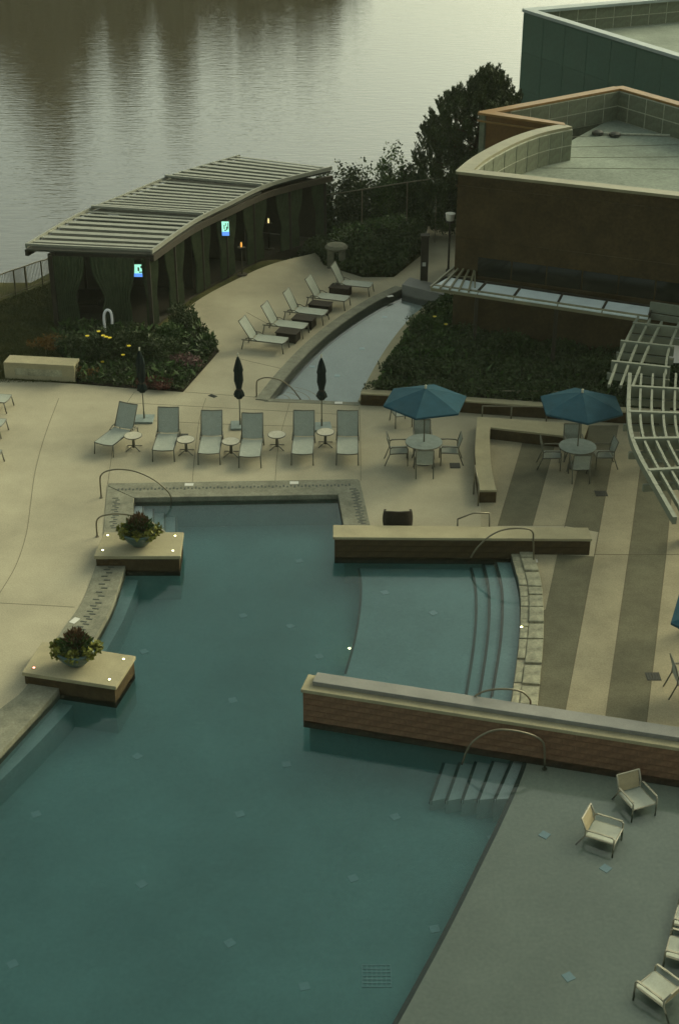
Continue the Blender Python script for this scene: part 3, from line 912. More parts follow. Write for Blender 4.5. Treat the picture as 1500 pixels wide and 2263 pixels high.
# straight rails
def post_rail(segs, label, r=.022, cat="handrail"):
    c = segs[0][0]
    e = empty("handrail", (c.x, c.y, 0)); tag(e, label, cat, "terrace handrails")
    for i, s_ in enumerate(segs):
        MB().tube([p - Vector((c.x, c.y, 0)) for p in s_], r, 8).build("top_rail" if i == 0 else "post", M['steel'], e, sm=True)
    return e
a0 = at(1046, 1092); a1 = at(1056, 1118)
t0 = atY(1049, 1028, a0.y); t1 = atY(1058, 1073, a1.y)
post_rail([[t0, t1], [a0, t0], [a1, t1]], "short sloping handrail against the end of the seat wall")
Yw = at(1050, 1185).y
q = [atY(1010, 1188, Yw), atY(1011, 1147, Yw), atY(1045, 1134, Yw), atY(1081, 1134, Yw), atY(1081, 1186, Yw)]
post_rail([q[1:4], [q[0], q[1]], [q[4], q[3]]], "small square-cornered handrail behind the low wall")
for (l, r_, ym, lab) in (((1072, 863), (1232, 865), 900, "upper thin handrail in front of the planted bank"), ((1066, 897), (1209, 899), 932, "lower thin handrail above the seat wall")):
    Yb = at(1070, ym).y
    p0, p1 = atY(*l, Yb), atY(*r_, Yb)
    mid = p0.lerp(p1, .45)
    fl_ = lambda p: Vector((p.x, p.y, 0.0))
    post_rail([[p0, p1], [fl_(p0), p0], [fl_(mid), mid], [fl_(p1), p1]], lab)

# ------------------------------------------------------------------ furniture
def sling_surface(prof, w, dip, nu=8):
    """prof: list of (y,z) side profile; sheet of width w, sagging dip at the middle"""
    m_ = MB()
    k = len(prof) - 1
    def fn(u, v):
        f = v * k; i = min(int(f), k - 1); t = f - i
        y = prof[i][0] * (1 - t) + prof[i + 1][0] * t; z = prof[i][1] * (1 - t) + prof[i + 1][1] * t
        x = (u - .5) * w
        return Vector((x, y, z - dip * (1 - (2 * u - 1) ** 2)))
    m_.grid(fn, nu, k * 3)
    nV = len(m_.v)
    # second skin so that the cloth has thickness
    top = list(m_.v); fs = list(m_.f)
    m_.v += [(a, b, c - .012) for a, b, c in top]
    m_.f += [tuple(i + nV for i in reversed(f)) for f in fs]
    return m_

def make_lounger(back_deg=60):
    """foot end at -Y (towards y=-0.75), hinge at y=0.45"""
    e = empty("chaise_lounge")
    W = .66; b = R(back_deg); L = .82
    hy = .45; fy = -.78
    by, bz = hy + L * math.cos(b), .40 + L * math.sin(b)
    for sx in (-1, 1):
        x = sx * W / 2
        MB().tube([(x, fy, .385), (x, -.2, .385), (x, hy + .35, .37)], .020, 6).build("side_rail", M['frame'], e, sm=True)
        MB().tube([(x, hy, .40), (x, by, bz)], .018, 6).build("back_rail", M['frame'], e, sm=True)
        MB().tube([(x, fy + .03, .385), (x * 1.03, fy - .03, 0)], .020, 6).build("leg", M['frame'], e, sm=True)
        MB().tube([(x, hy + .28, .37), (x * 1.03, hy + .36, 0)], .020, 6).build("leg", M['frame'], e, sm=True)
        MB().tube([(x * 1.06, hy - .28, .39), (x * 1.06, hy - .10, .47), (x * 1.06, hy + .12, .47), (x * 1.06, hy + .2, .44)], .016, 6).build("hinge_arm", M['frame'], e, sm=True)
    fb = MB()
    fb.tube([(-W / 2, fy, .385), (-W / 4, fy - .015, .37), (0, fy - .02, .362), (W / 4, fy - .015, .37), (W / 2, fy, .385)], .016, 6)
    fb.build("foot_bar", M['frame'], e, sm=True)
    MB().tube([(-W / 2, by, bz), (0, by, bz - .015), (W / 2, by, bz)], .018, 6).build("head_bar", M['frame'], e, sm=True)
    MB().tube([(-W / 2, hy + .2, .38), (W / 2, hy + .2, .38)], .014, 6).build("cross_bar", M['frame'], e)
    sling_surface([(fy, .402), (fy + .6, .402), (hy - .03, .402)], W - .03, .02).build("seat_sling", M['sling'], e, sm=True)
    yb = hy + .02
    sling_surface([(yb, .42), (hy + L * .5 * math.cos(b), .40 + L * .5 * math.sin(b) + .01), (by, bz + .01)], W - .03, .02).build("back_sling", M['sling'], e, sm=True)
    return e
loungers = [make_lounger(a) for a in (60, 56, 63)]
lused = [0, 0, 0]
row = [(229, 1006, -.42, "grey sling lounger set at a slant, leftmost of the row behind the pool"),
       (363, 1020, .0, "grey sling lounger, second from the left in the row behind the pool"),
       (462, 1027, .0, "grey sling lounger, third from the left in the row behind the pool"),
       (553, 1034, .0, "grey sling lounger, fourth from the left in the row behind the pool"),
       (669, 1028, .0, "grey sling lounger, second from the right in the row behind the pool"),
       (768, 1028, .0, "grey sling lounger at the right end of the row behind the pool")]
li = 0
def put_lounger(foot, rz, label, group):
    global li
    c = foot + Matrix.Rotation(rz, 4, 'Z') @ Vector((0, .80, 0))
    rz += rs.uniform(-.035, .035)
    k = (0, 2, 1, 0, 2, 0, 1, 0, 2)[li % 9]; li += 1
    o = place(loungers[k], lused[k], (c.x, c.y, 0), rz); lused[k] += 1
    tag(o, label, "lounger", group)
for (px, py, rz, lab) in row:
    put_lounger(at(px, py), rz, lab, "loungers in the row behind the pool")
# along the channel: foot towards the channel (right)
diag = [(632, 775), (676, 742), (720, 712), (768, 680), (820, 650)]
names = ["nearest", "second nearest", "middle", "second farthest", "farthest"]
for (px, py), nm in zip(diag, names):
    put_lounger(at(px, py), R(72), "grey sling lounger facing the channel, %s of the five" % nm, "loungers along the channel")
for (px, py, lab) in ((22, 905, "lounger foot end poking in at the left edge, uppermost of three"), (10, 960, "lounger foot end poking in at the left edge, middle of three"), (0, 1030, "lounger foot end poking in at the left edge, lowest of three")):
    put_lounger(at(px, py), R(80), lab, "loungers cut by the left edge")
# wicker boxes between the channel loungers
def make_box():
    e = empty("wicker_side_table")
    MB().box((0, 0, .19), (.55, .8, .32)).build("body", M['wicker'], e, bevel=.02)
    MB().box((0, 0, .37), (.60, .85, .04)).build("top", M['wicker'], e, bevel=.01)
    for sx in (-1, 1):
        for sy in (-1, 1): MB().box((sx * .25, sy * .36, .015), (.04, .04, .03)).build("foot", M['wood_dark'], e)
    return e
wb = make_box()
for i, ((px, py), nm) in enumerate(zip(((637, 752), (672, 722), (708, 690), (752, 652)), ("nearest and second nearest", "second nearest and middle", "middle and second farthest", "second farthest and farthest"))):
    o = place(wb, i, at(px, py), R(72))
    tag(o, "low dark wicker table between the %s channel loungers" % nm, "side table", "wicker tables between channel loungers")

def make_round_table(r=.33, h=.5):
    e = empty("round_side_table")
    MB().lathe([(0, h - .03), (r - .01, h - .03), (r, h - .02), (r, h - .005), (r - .02, h)], 28).build("rim", M['frame'], e)
    MB().lathe([(r - .022, h + .001), (0, h + .006)], 28).build("table_top", M['tabletop'], e)
    MB().lathe([(.05, .06), (.045, .3), (.06, h - .03)], 14).build("stem", M['frame'], e, sm=True)
    for k in range(4):
        a = R(45 + 90 * k)
        MB().tube([(0, 0, .12), (math.cos(a) * .16, math.sin(a) * .16, .07), (math.cos(a) * .31, math.sin(a) * .31, .018)], .018, 6).build("foot", M['frame'], e)
    return e
rt = make_round_table(.29, .48)
for i, (px, py, lab) in enumerate(((296, 992, "small round pedestal table right of the slanted lounger"), (412, 1001, "small round pedestal table beside the square floor grate"),
                                   (511, 1005, "small round pedestal table, middle of the five in the lounger row"), (612, 990, "small round pedestal table below the closed middle parasol, to its right"),
                                   (719, 984, "small round pedestal table in front of the right closed parasol"))):
    tag(place(rt, i, at(px, py), 0), lab, "side table", "round tables in the lounger row")

def make_closed_parasol():
    e = empty("closed_parasol")
    MB().box((0, 0, .035), (.62, .62, .07)).build("base", M['base_slab'], e, bevel=.012)
    MB().lathe([(.03, .07), (.03, .30), (.02, .32), (.02, 2.5)], 10).build("pole", M['frame'], e)
    prof = [(.02, .98), (.10, 1.0), (.155, 1.10), (.13, 1.22), (.075, 1.33), (.09, 1.45), (.125, 1.62), (.115, 1.9), (.135, 1.97), (.11, 2.12), (.07, 2.3), (.03, 2.43), (.0, 2.46)]
    m_ = MB(); nn = 24; vs_ = []; fs = []
    for r_, z in prof:
        for k in range(nn):
            a = k * 2 * math.pi / nn
            rr = r_ * (1 + (.22 if k % 3 == 0 else -.08) * (1 if .98 < z < 2.4 else 0)); vs_.append(Vector((rr * math.cos(a + z * .5), rr * math.sin(a + z * .5), z + (.05 if k % 3 == 0 and z < 1.05 else 0))))
    for i in range(len(prof) - 1):
        for k in range(nn):
            a = i * nn + k; b_ = i * nn + (k + 1) % nn
            fs.append((a, b_, b_ + nn, a + nn))
    m_.add(vs_, fs).build("canopy", M['navy'], e, sm=True)
    MB().lathe([(.09, 1.30), (.095, 1.33), (.09, 1.36)], 16).build("tie_strap", M['wood_dark'], e)
    MB().lathe([(0, 2.44), (.035, 2.47), (.02, 2.51), (.035, 2.545), (0, 2.585)], 10).build("finial", M['finial'], e, sm=True)
    return e
cpz = make_closed_parasol()
for i, (px, py, lab) in enumerate(((319, 928, "closed dark parasol against the flower bed, leftmost of three"), (531, 942, "closed dark parasol in the middle of the lounger row"), (711, 945, "closed dark parasol standing before the channel"))):
    tag(place(cpz, i, at(px, py), .05 * i), lab, "parasol", "closed parasols")

def make_open_parasol():
    e = empty("open_parasol")
    Rr, za, ze = 1.32, 2.50, 2.09
    MB().lathe([(.26, 0), (.26, .05), (.05, .08), (.03, .35), (.022, .36), (.022, za - .02)], 16).build("pole", M['frame'], e)
    for k in range(6):
        a0, a1 = R(10 + 60 * k), R(70 + 60 * k)
        def fn(u, v):
            a = a0 + (a1 - a0) * u
            e0 = Vector((math.cos(a0), math.sin(a0), 0)); e1 = Vector((math.cos(a1), math.sin(a1), 0))
            p = e0.lerp(e1, u) * Rr * v
            z = za + (ze - za) * (v ** 1.15) - .05 * v * math.sin(math.pi * u) * (1 - v)
            return Vector((p.x, p.y, z))
        m_ = MB().grid(fn, 6, 6)
        e0 = Vector((math.cos(a0), math.sin(a0), 0)) * Rr; e1 = Vector((math.cos(a1), math.sin(a1), 0)) * Rr
        m_.add([Vector((e0.x, e0.y, ze)), Vector((e1.x, e1.y, ze)), Vector((e1.x, e1.y, ze - .06)), Vector((e0.x, e0.y, ze - .06))], [(0, 1, 2, 3)])
        o = m_.build("canopy_panel", M['blue'], e, sm=False)
        MB().tube([(math.cos(a0) * .03, math.sin(a0) * .03, za - .05), (math.cos(a0) * (Rr - .01), math.sin(a0) * (Rr - .01), ze - .02)], .012, 5).build("rib", M['frame'], e)
    MB().lathe([(0, za - .02), (.04, za), (.03, za + .05), (.045, za + .09), (0, za + .13)], 10).build("finial", M['finial'], e, sm=True)
    return e
op = make_open_parasol()
def make_dining_table():
    e = empty("dining_table")
    r, h = .56, .72
    MB().lathe([(0.03, h - .03), (r, h - .03), (r + .01, h - .015), (r, h)], 32).build("table_top", M['base_slab'], e)
    MB().lathe([(r + .003, h - .032), (r + .016, h - .030), (r + .016, h - .004), (r + .003, h - .002)], 32).build("edge_band", M['frame'], e)
    for k in range(4):
        a = R(45 + 90 * k)
        MB().tube([(math.cos(a) * .40, math.sin(a) * .40, h - .03), (math.cos(a) * .36, math.sin(a) * .36, .35), (math.cos(a) * .46, math.sin(a) * .46, 0)], .02, 6).build("leg", M['frame'], e)
    return e
dt = make_dining_table()
def make_armchair(sl=None, seat=None, frame=None):
    e = empty("armchair")
    sl = sl or M['sling']; seat = seat or sl; fm = frame or M['frame']
    W = .56
    for sx in (-1, 1):
        x = sx * W / 2
        MB().tube([(x, -.28, 0), (x, -.28, .60), (x, -.24, .64), (x, -.05, .655), (x, .20, .63), (x, .26, .60)], .018, 6).build("arm_frame", fm, e, sm=True)
        MB().tube([(x * .94, .42, 0), (x * .94, .27, .40), (x * .94, .26, .60), (x * .94, .36, .93)], .018, 6).build("back_leg", fm, e, sm=True)
        MB().beam((x, -.26, .662), (x, .22, .645), .045, .018).build("armrest", fm, e, bevel=.004)
        MB().tube([(x * .94, -.28, .43), (x * .94, .27, .40)], .016, 6).build("seat_rail", fm, e)
    MB().tube([(-W / 2, -.28, .43), (W / 2, -.28, .43)], .016, 6).build("front_bar", fm, e)
    MB().tube([(-W * .47, .36, .93), (W * .47, .36, .93)], .018, 6).build("top_bar", fm, e)
    sling_surface([(-.28, .452), (0, .435), (.25, .425)], W - .07, .02).build("seat_sling", seat, e, sm=True)
    sling_surface([(.26, .46), (.30, .70), (.362, .935)], W - .08, .012).build("back_sling", sl, e, sm=True)
    return e
ac = make_armchair()
ci = 0
def put_chair(p, rz, label, group, proto=None):
    global ci
    o = place(ac, ci, p, rz); ci += 1
    tag(o, label, "chair", group)
sets = [(935, 1022, "near"), (1273, 1030, "far"), (1570, 1508, "edge")]
c1 = at(935, 1022)
tag(place(op, 0, c1, R(5)), "open blue parasol over the table left of the seat wall", "parasol", "open blue parasols")
tag(place(dt, 0, c1, 0), "round grey dining table left of the seat wall", "table", "dining tables under parasols")
ch = "mesh armchair at the table left of the seat wall, "
put_chair(c1 + Vector((-.78, .02, 0)), R(90), ch + "on its left", "dining chairs")
put_chair(c1 + Vector((.80, .05, 0)), R(-90), ch + "on its right", "dining chairs")
put_chair(c1 + Vector((0, .80, 0)), R(0), ch + "far side", "dining chairs")
put_chair(c1 + Vector((-.02, -.72, 0)), R(180), ch + "near side", "dining chairs")
c2 = at(1272, 1032)
tag(place(op, 1, c2, R(20)), "open blue parasol over the striped paving", "parasol", "open blue parasols")
tag(place(dt, 1, c2, 0), "round grey dining table on the striped paving", "table", "dining tables under parasols")
ch = "mesh armchair at the table on the striped paving, "
put_chair(c2 + Vector((-.78, .02, 0)), R(85), ch + "on its left", "dining chairs")
put_chair(c2 + Vector((.82, .05, 0)), R(-85), ch + "on its right", "dining chairs")
put_chair(c2 + Vector((0, .80, 0)), R(0), ch + "far side", "dining chairs")
put_chair(c2 + Vector((-.02, -.74, 0)), R(180), ch + "near side", "dining chairs")
c3 = at(1578, 1530)
tag(place(op, 2, c3, R(0)), "tip of an open blue parasol poking in at the right edge", "parasol", "open blue parasols")
tag(place(dt, 2, c3, 0), "dining table just beyond the right edge under the blue parasol", "table", "dining tables under parasols")
put_chair(c3 + Vector((-.72, -.02, 0)), R(92), "mesh armchair poking in at the right edge beside striped paving", "dining chairs")
put_chair(at(886, 938), R(15), "mesh armchair half hidden behind the left blue parasol", "dining chairs")
# chairs standing in the shallow water
def shelf_chair(px, py, rz, lab, proto):
    o = copy_tree(proto); o.location = at(px, py, SHZ); o.rotation_euler = (0, 0, rz); tag(o, lab, "chair", "chairs standing on the shallow shelf"); return o
M['frame_pale'] = mat("pale_weathered_frame", (0.26, 0.24, 0.17), 0.5, 0.1, 4, 0.4)
wc = make_armchair(M['sling_tan'], M['cushion'], M['frame_pale'])
wc.scale = (1.04, 1.12, .76); wc.location = at(1330, 1866, SHZ); wc.rotation_euler = (0, 0, R(62)); tag(wc, "tan armchair standing in the shallow water, nearer of the pair", "chair", "chairs standing on the shallow shelf")
shelf_chair(1403, 1790, R(22), "tan armchair standing in the shallow water, nearer the long wall", wc)
for (px, py, rz, lab) in ((1452, 2215, R(-138), "armchair with pale seat at the bottom right corner in the water"), (1508, 2130, R(-112), "armchair cut by the right edge, lower of the row in the water"),
                          (1525, 2060, R(-112), "armchair cut by the right edge, middle of the row in the water"), (1540, 1998, R(-112), "armchair barely showing at the right edge, top of the row in the water")):
    shelf_chair(px, py, rz, lab, wc)
# dark tub chair behind the low wall
tb = empty("tub_chair", at(878, 1172), R(0)); tag(tb, "dark wicker tub chair seen from behind at the low wall", "chair")
m_ = MB()
def tub(u, v):
    a = R(-200 + 220 * u)
    r_ = .40 + .03 * math.sin(v * math.pi)
    top = .78 - .16 * abs(math.sin((u - .5) * math.pi)) ** 3
    return Vector((r_ * math.cos(a) * 1.0, r_ * math.sin(a) * .92, .12 + (top - .12) * v))
m_.grid(tub, 24, 6)
k = len(m_.v)
m_.v += [(x * .86, y * .86, z) for x, y, z in m_.v]; m_.f += [tuple(i + k for i in reversed(f)) for f in m_.f]
def rimf(u, v):
    p = tub(u, 1.0); q_ = Vector((p.x * .86, p.y * .86, p.z)); return p.lerp(q_, v)
m_.grid(rimf, 24, 1)
m_.build("shell", M['wicker'], tb, sm=True)
MB().box((0, 0, .34), (.56, .54, .16)).build("seat", M['wicker'], tb, bevel=.03)
for sx in (-1, 1):
    for sy in (-1, 1): MB().box((sx * .27, sy * .24, .06), (.05, .05, .12)).build("leg", M['wood_dark'], tb)

# stone bench
bz_ = .62
bn = empty("stone_bench"); tag(bn, "pale block bench with a recessed front panel beside the lawn", "bench")
f4 = [flat(p) for p in pts([(7, 800), (163, 808), (173, 793), (22, 784)], bz_)]
tB = (f4[1] - f4[0]).normalized(); nB = Vector((-tB.y, tB.x, 0))
Lb = (f4[1] - f4[0]).length; Db = .68
def bp_(u, v): return f4[0] + tB * (u * Lb) + nB * (v * Db)
MB().prism([bp_(0, 0), bp_(1, 0), bp_(1, 1), bp_(0, 1)], bz_ - .1, bz_).build("top_slab", M['cap'], bn, bevel=.015)
MB().prism([bp_(.02, .05), bp_(.98, .05), bp_(.98, .96), bp_(.02, .96)], 0, bz_ - .1).build("body", M['cap'], bn)
for a, b_, c_, d_, nm in ((.0, .15, 0, bz_ - .1, "pier"), (.82, 1.0, 0, bz_ - .1, "pier"), (.15, .82, 0, .16, "plinth"), (.15, .82, .42, bz_ - .1, "lintel")):
    MB().prism([bp_(a, .01), bp_(b_, .01), bp_(b_, .06), bp_(a, .06)], c_, d_).build(nm, M['cap'], bn)
MB().prism([bp_(.15, .035), bp_(.82, .035), bp_(.82, .06), bp_(.15, .06)], .16, .42).build("recess_panel", M['stone'], bn)

# ------------------------------------------------------------------ pavilion
RZ = 3.1
pv = empty("poolside_pavilion", at(350, 738)); tag(pv, "long curved pavilion with slatted grey roof and green curtains by the lake", "pavilion")
pvl = Vector(pv.location)
redge = smooth(pts([(335, 553), (426, 491), (505, 453), (600, 411), (733, 378)], RZ), 8)
ledge = smooth(pts([(57, 541), (172, 476), (270, 437), (390, 391), (530, 352)], RZ), 8)
def on(pl, t):
    f = t * (len(pl) - 1); i = min(int(f), len(pl) - 2); return pl[i].lerp(pl[i + 1], f - i)
L0 = lambda p: p - pvl
NS = 29
secs = [0, 9, 20, NS]
def tt(i): return (i / NS) ** 0.95
for i in range(NS):
    a, b_ = tt(i) , tt(i + 1)
    sec = 0 if i < 9 else (1 if i < 20 else 2)
    dz = .10 * sec
    b2 = a + (b_ - a) * .48
    A0, A1, B0, B1 = on(ledge, a), on(ledge, b2), on(redge, a), on(redge, b2)
    slab = MB()
    up = Vector((0, 0, dz)); tilt = Vector((0, 0, .0)); th = Vector((0, 0, .035))
    vv = [A0 + up, B0 + up, B1 + up + tilt, A1 + up + tilt]
    slab.add([L0(p) for p in vv] + [L0(p - th) for p in vv], [(0, 1, 2, 3), (7, 6, 5, 4), (0, 4, 5, 1), (1, 5, 6, 2), (2, 6, 7, 3), (3, 7, 4, 0)])
    slab.build("roof_slat", M['roof_metal'], pv)
for s_ in range(3):
    a, b_ = tt(secs[s_]), tt(secs[s_ + 1])
    poly = [on(ledge, a + (b_ - a) * k / 8) for k in range(9)] + [on(redge, a + (b_ - a) * k / 8) for k in range(8, -1, -1)]
    c = sum(poly, Vector()) / len(poly)
    poly = [L0(p + (c - p) * .01) for p in poly]
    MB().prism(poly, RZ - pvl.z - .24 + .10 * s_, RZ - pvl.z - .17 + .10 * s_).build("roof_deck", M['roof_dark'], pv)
    A, B = on(ledge, a), on(redge, a)
    MB().beam(L0(A + Vector((0, 0, .04 + .1 * s_))), L0(B + Vector((0, 0, .02 + .1 * s_))), .12, .08).build("section_beam", M['roof_metal'], pv)
fz = Vector((0, 0, -.04))
for nm, pl in (("fascia", redge), ("fascia", ledge)):
    m_ = MB()
    for i in range(len(pl) - 1):
        up0 = Vector((0, 0, .2 * i / len(pl))); up1 = Vector((0, 0, .2 * (i + 1) / len(pl)))
        m_.beam(L0(pl[i] + fz + up0), L0(pl[i + 1] + fz + up1), .07, .16)
    m_.build(nm, M['roof_metal'], pv)
    m_ = MB()
    for i in range(len(pl) - 1): m_.beam(L0(pl[i] + Vector((0, 0, -.3))), L0(pl[i + 1] + Vector((0, 0, -.3))), .14, .24)
    m_.build("eave_beam", M['wood_dark'], pv)
MB().beam(L0(on(ledge, .002) + Vector((.9, .1, -.3))), L0(on(redge, .002) + Vector((0, .1, -.3))), .14, .24).build("eave_beam", M['wood_dark'], pv)
# walls, posts, partitions
rin = offset(redge, .18)
lin_ = offset(ledge, -1.0)
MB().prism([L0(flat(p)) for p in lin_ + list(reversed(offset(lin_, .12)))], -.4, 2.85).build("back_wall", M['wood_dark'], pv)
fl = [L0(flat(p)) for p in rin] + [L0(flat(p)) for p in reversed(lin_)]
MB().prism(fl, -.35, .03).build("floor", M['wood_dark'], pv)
PT = [0.0, .16, .33, .5, .67, .83, .97]
for k, t in enumerate(PT):
    for pl, nm in ((rin, "post"), (lin_, "post")):
        p = L0(on(pl, t)); MB().box((p.x, p.y, 1.4), (.14, .14, 2.8)).build(nm, M['wood_dark'], pv)
    if k in (2, 4, 6):
        a, b_ = L0(on(rin, t)), L0(on(lin_, t)); a = a.lerp(b_, .12)
        MB().beam((a.x, a.y, 1.4), (b_.x, b_.y, 1.4), .06, 2.7).build("partition", M['wood_dark'], pv)
def curtain(p0, p1, tie, z0=.06, z1=2.78, amp=.06, folds=9):
    """hangs from p0 to p1, pulled in at mid height towards fraction tie"""
    m_ = MB(); d_ = p1 - p0; nrm = Vector((-d_.y, d_.x, 0)).normalized()
    def fn(u, v):
        z = z1 + (z0 - z1) * v
        s_ = 1 - .42 * math.exp(-((v - .60) / .26) ** 2) if tie is not None else 1
        if v > .62 and tie is not None: s_ = min(s_, .66)
        uu = (tie if tie is not None else .5) + (u - (tie if tie is not None else .5)) * s_
        p = p0 + d_ * uu + nrm * amp * math.sin(u * folds * 2 * math.pi) * (.6 + .4 * v)
        return Vector((p.x, p.y, z))
    m_.grid(fn, folds * 6, 14)
    m_.build("curtain", M['curtain'], pv, sm=True)
for k in range(len(PT) - 1):
    a, b_ = L0(flat(on(rin, PT[k]))), L0(flat(on(rin, PT[k + 1])))
    curtain(a, a.lerp(b_, .36), .10); curtain(a.lerp(b_, .62), b_, .90)
fa, fb_ = L0(flat(on(lin_, 0))), L0(flat(on(rin, 0)))
curtain(fa, fa.lerp(fb_, .34), .2, folds=10); curtain(fa.lerp(fb_, .40), fa.lerp(fb_, .86), .62, folds=11)
curtain(fa.lerp(fb_, .93), fb_, .9, folds=4)
# screens, lanterns, sofa inside
def tv(px4, Y, label):
    p = [atY(a, b, Y) for a, b in px4]
    c = sum(p, Vector()) / 4
    e = empty("television", c); tag(e, label, "television", "televisions in the pavilion")
    w = (p[1] - p[0]).length; h = (p[0] - p[3]).length
    e.rotation_euler.z = math.atan2((p[1] - p[0]).y, (p[1] - p[0]).x)
    MB().box((0, .04, 0), (w + .06, .06, h + .06)).build("casing", M['wood_dark'], e)
    sc = MB().box((0, .004, 0), (w, .012, h)).build("screen", M['screen_teal'], e)
    MB().box((0.0, -.006, -h * .36), (w, .010, h * .28)).build("blue_band", M['screen_blue'], sc)
    for a, b_, ww, hh in ((-.15, .12, .12, .3), (.2, .02, .16, .25), (.05, .3, .10, .2), (.36, .2, .1, .4), (-.02, -.12, .22, .08)):
        MB().box((a * w, -.006, b_ * h), (ww * w, .008, hh * h)).build("dark_shape", M['screen_black'], sc)
    MB().tube([(0, .07, h / 2), (0, .07, 2.8 - c.z)], .02, 6).build("hanger", M['wood_dark'], e)
tv([(295, 584), (327, 584), (327, 611), (295, 611)], 51.0, "glowing television under the near end of the pavilion roof")
tq = min(range(len(rin)), key=lambda i: abs(750 + FPX * rin[i].x / (rin[i].y * CT + (CAM_H - 2) * ST) - 498))
tv([(490, 489), (506, 489), (506, 520), (490, 520)], rin[tq].y - .45, "glowing television deep inside the pavilion, farther of two")
def lantern(px, py, Y, m, label, r=.07):
    c = atY(px, py, Y)
    e = empty("lantern", (c.x, c.y, .03)); tag(e, label, "lantern", "lanterns in the pavilion")
    zt = c.z - .03
    MB().lathe([(.22, 0), (.22, .03), (.03, .05), (.025, zt - .14), (.16, zt - .13), (.16, zt - .10)], 12).build("stand", M['wood_dark'], e)
    MB().lathe([(r * .8, zt - .10), (r, zt), (r * .6, zt + .10), (0, zt + .12)], 12).build("shade", M[m], e)
lantern(333, 643, 51.6, 'lamp_cream', "small cream light under the near end of the pavilion", .04)
lantern(533, 540, 57.0, 'lamp_orange', "small amber flame-like lamp on a stand inside the pavilion", .04)
lantern(593, 487, 60.5, 'lamp_cream', "pale lamp hanging far inside the pavilion", .04)
so = empty("sofa", atY(190, 690, 52.3) * Vector((1, 1, 0)).x if False else Vector((at(215, 705).x, 52.6, .03)), R(5)); tag(so, "low brown sofa inside the near end of the pavilion", "sofa")
MB().box((0, 0, .22), (1.9, .8, .3)).build("seat", M['wicker'], so, bevel=.03)
MB().box((0, .36, .55), (1.9, .14, .5)).build("backrest", M['wicker'], so, bevel=.03)
for sx in (-1, 1): MB().box((sx * .9, 0, .40), (.14, .8, .35)).build("armrest", M['wicker'], so, bevel=.02)
for sx in (-.45, .45): MB().box((sx, -.02, .42), (.8, .62, .12)).build("cushion", M['mulch'], so, bevel=.03)

# lakeside fence at the left
fn_ = empty("lakeside_fence", at(0, 662)); tag(fn_, "thin metal picket fence along the lake at the left edge", "fence")
fl0 = Vector(fn_.location)
ftop = [atY(-150, 660, 52.0), atY(0, 603, 53.6), atY(60, 578, 55.2), atY(118, 557, 56.5)]
FH = 1.05
fb0 = [at(-150, 730), at(0, 662), at(60, 640), at(122, 616)]
gp = smooth(fb0, 6)
gp = [Vector((p.x, p.y, bank_z(p.x, p.y))) for p in gp]
MB().tube([p + Vector((0, 0, FH)) - fl0 for p in gp], .028, 6).build("top_rail", M['steel'], fn_)
MB().tube([p + Vector((0, 0, .12)) - fl0 for p in gp], .02, 6).build("bottom_rail", M['steel'], fn_)
pk = MB().tube([(0, 0, .12), (0, 0, FH)], .011, 5).mesh("picket", M['steel'])
for i in range(70):
    p = on(gp, i / 69) - fl0
    o = bpy.data.objects.new("picket", pk); scene.collection.objects.link(o); o.parent = fn_; o.location = p
for i in range(7):
    p = on(gp, i / 6) - fl0
    MB().box((p.x, p.y, p.z + FH / 2 - .1), (.06, .06, FH + .25)).build("post", M['steel'], fn_)

# ------------------------------------------------------------------ buildings
ZT = 6.2
g0 = at(1003, 745); g1 = g0 + (at(1500, 437, ZT) - flat(at(1012, 383, ZT))).normalized() * 0
f_l = flat(at(1012, 383, ZT)); f_r = flat(at(1500, 437, ZT)); fd = (f_r - f_l).normalized(); f_r2 = f_l + fd * 22
curve = smooth([flat(p) for p in pts([(1012, 383), (1050, 352), (1115, 317), (1180, 293), (1246, 279)], ZT)], 5)
o_l = flat(at(1060, 251, 6.22)); o_b = flat(at(1360, 195, 6.22)); o_r = flat(at(1500, 235, 6.22)); od = (o_r - o_b).normalized()
bb = empty("brick_building", f_l); tag(bb, "dark brown brick building with curved parapet and grey flat roof", "building")
B0 = lambda p: p - Vector((f_l.x, f_l.y, 0))
def wall_strip(pl, z0, z1, th, name, m, parent, org):
    """thick wall following a plan polyline; th towards the left of travel"""
    a = pl; b_ = offset(pl, th)
    return MB().prism([org(p) for p in a + list(reversed(b_))], z0, z1).build(name, m, parent)
wall_strip([f_l, f_r2], -.5, ZT, .35, "front_wall", M['brick'], bb, B0)
wall_strip(list(reversed(curve)), -.5, ZT - .001, .35, "curved_wall", M['brick'], bb, B0)
# dark glass band over the canopy
nf = Vector((fd.y, -fd.x, 0))
def face_box(x0_, x1_, z0, z1, dep, name, m, parent, org=B0, base=f_l):
    a = base + fd * x0_; b_ = base + fd * x1_
    return MB().prism([org(p) for p in (a + nf * dep, b_ + nf * dep, b_ - nf * .1, a - nf * .1)], z0, z1).build(name, m, parent)
M['glass_dark'] = mat("dark_window_glass", (0.012, 0.013, 0.009), 0.15, 0.1, 1, 0.5)
wb_ = empty("window_band"); wb_.parent = bb
wb_.name = "window_band"
for k in range(8):
    face_box(.9 + 1.3 * k, .9 + 1.3 * k + 1.24, 2.55, 3.25, .02, "pane", M['glass_dark'], wb_)
face_box(.5, 22, 2.45, 2.53, .06, "ledge", M['brick'], bb)
face_box(-.05, 22, ZT - .45, ZT - .40, .05, "string_course", M['brick'], bb)
face_box(.6, 22, -.2, .08, .25, "foot_kerb", M['cap'], bb)
face_box(.2, 22, 3.85, 3.9, .03, "brick_ledge", M['brick'], bb)
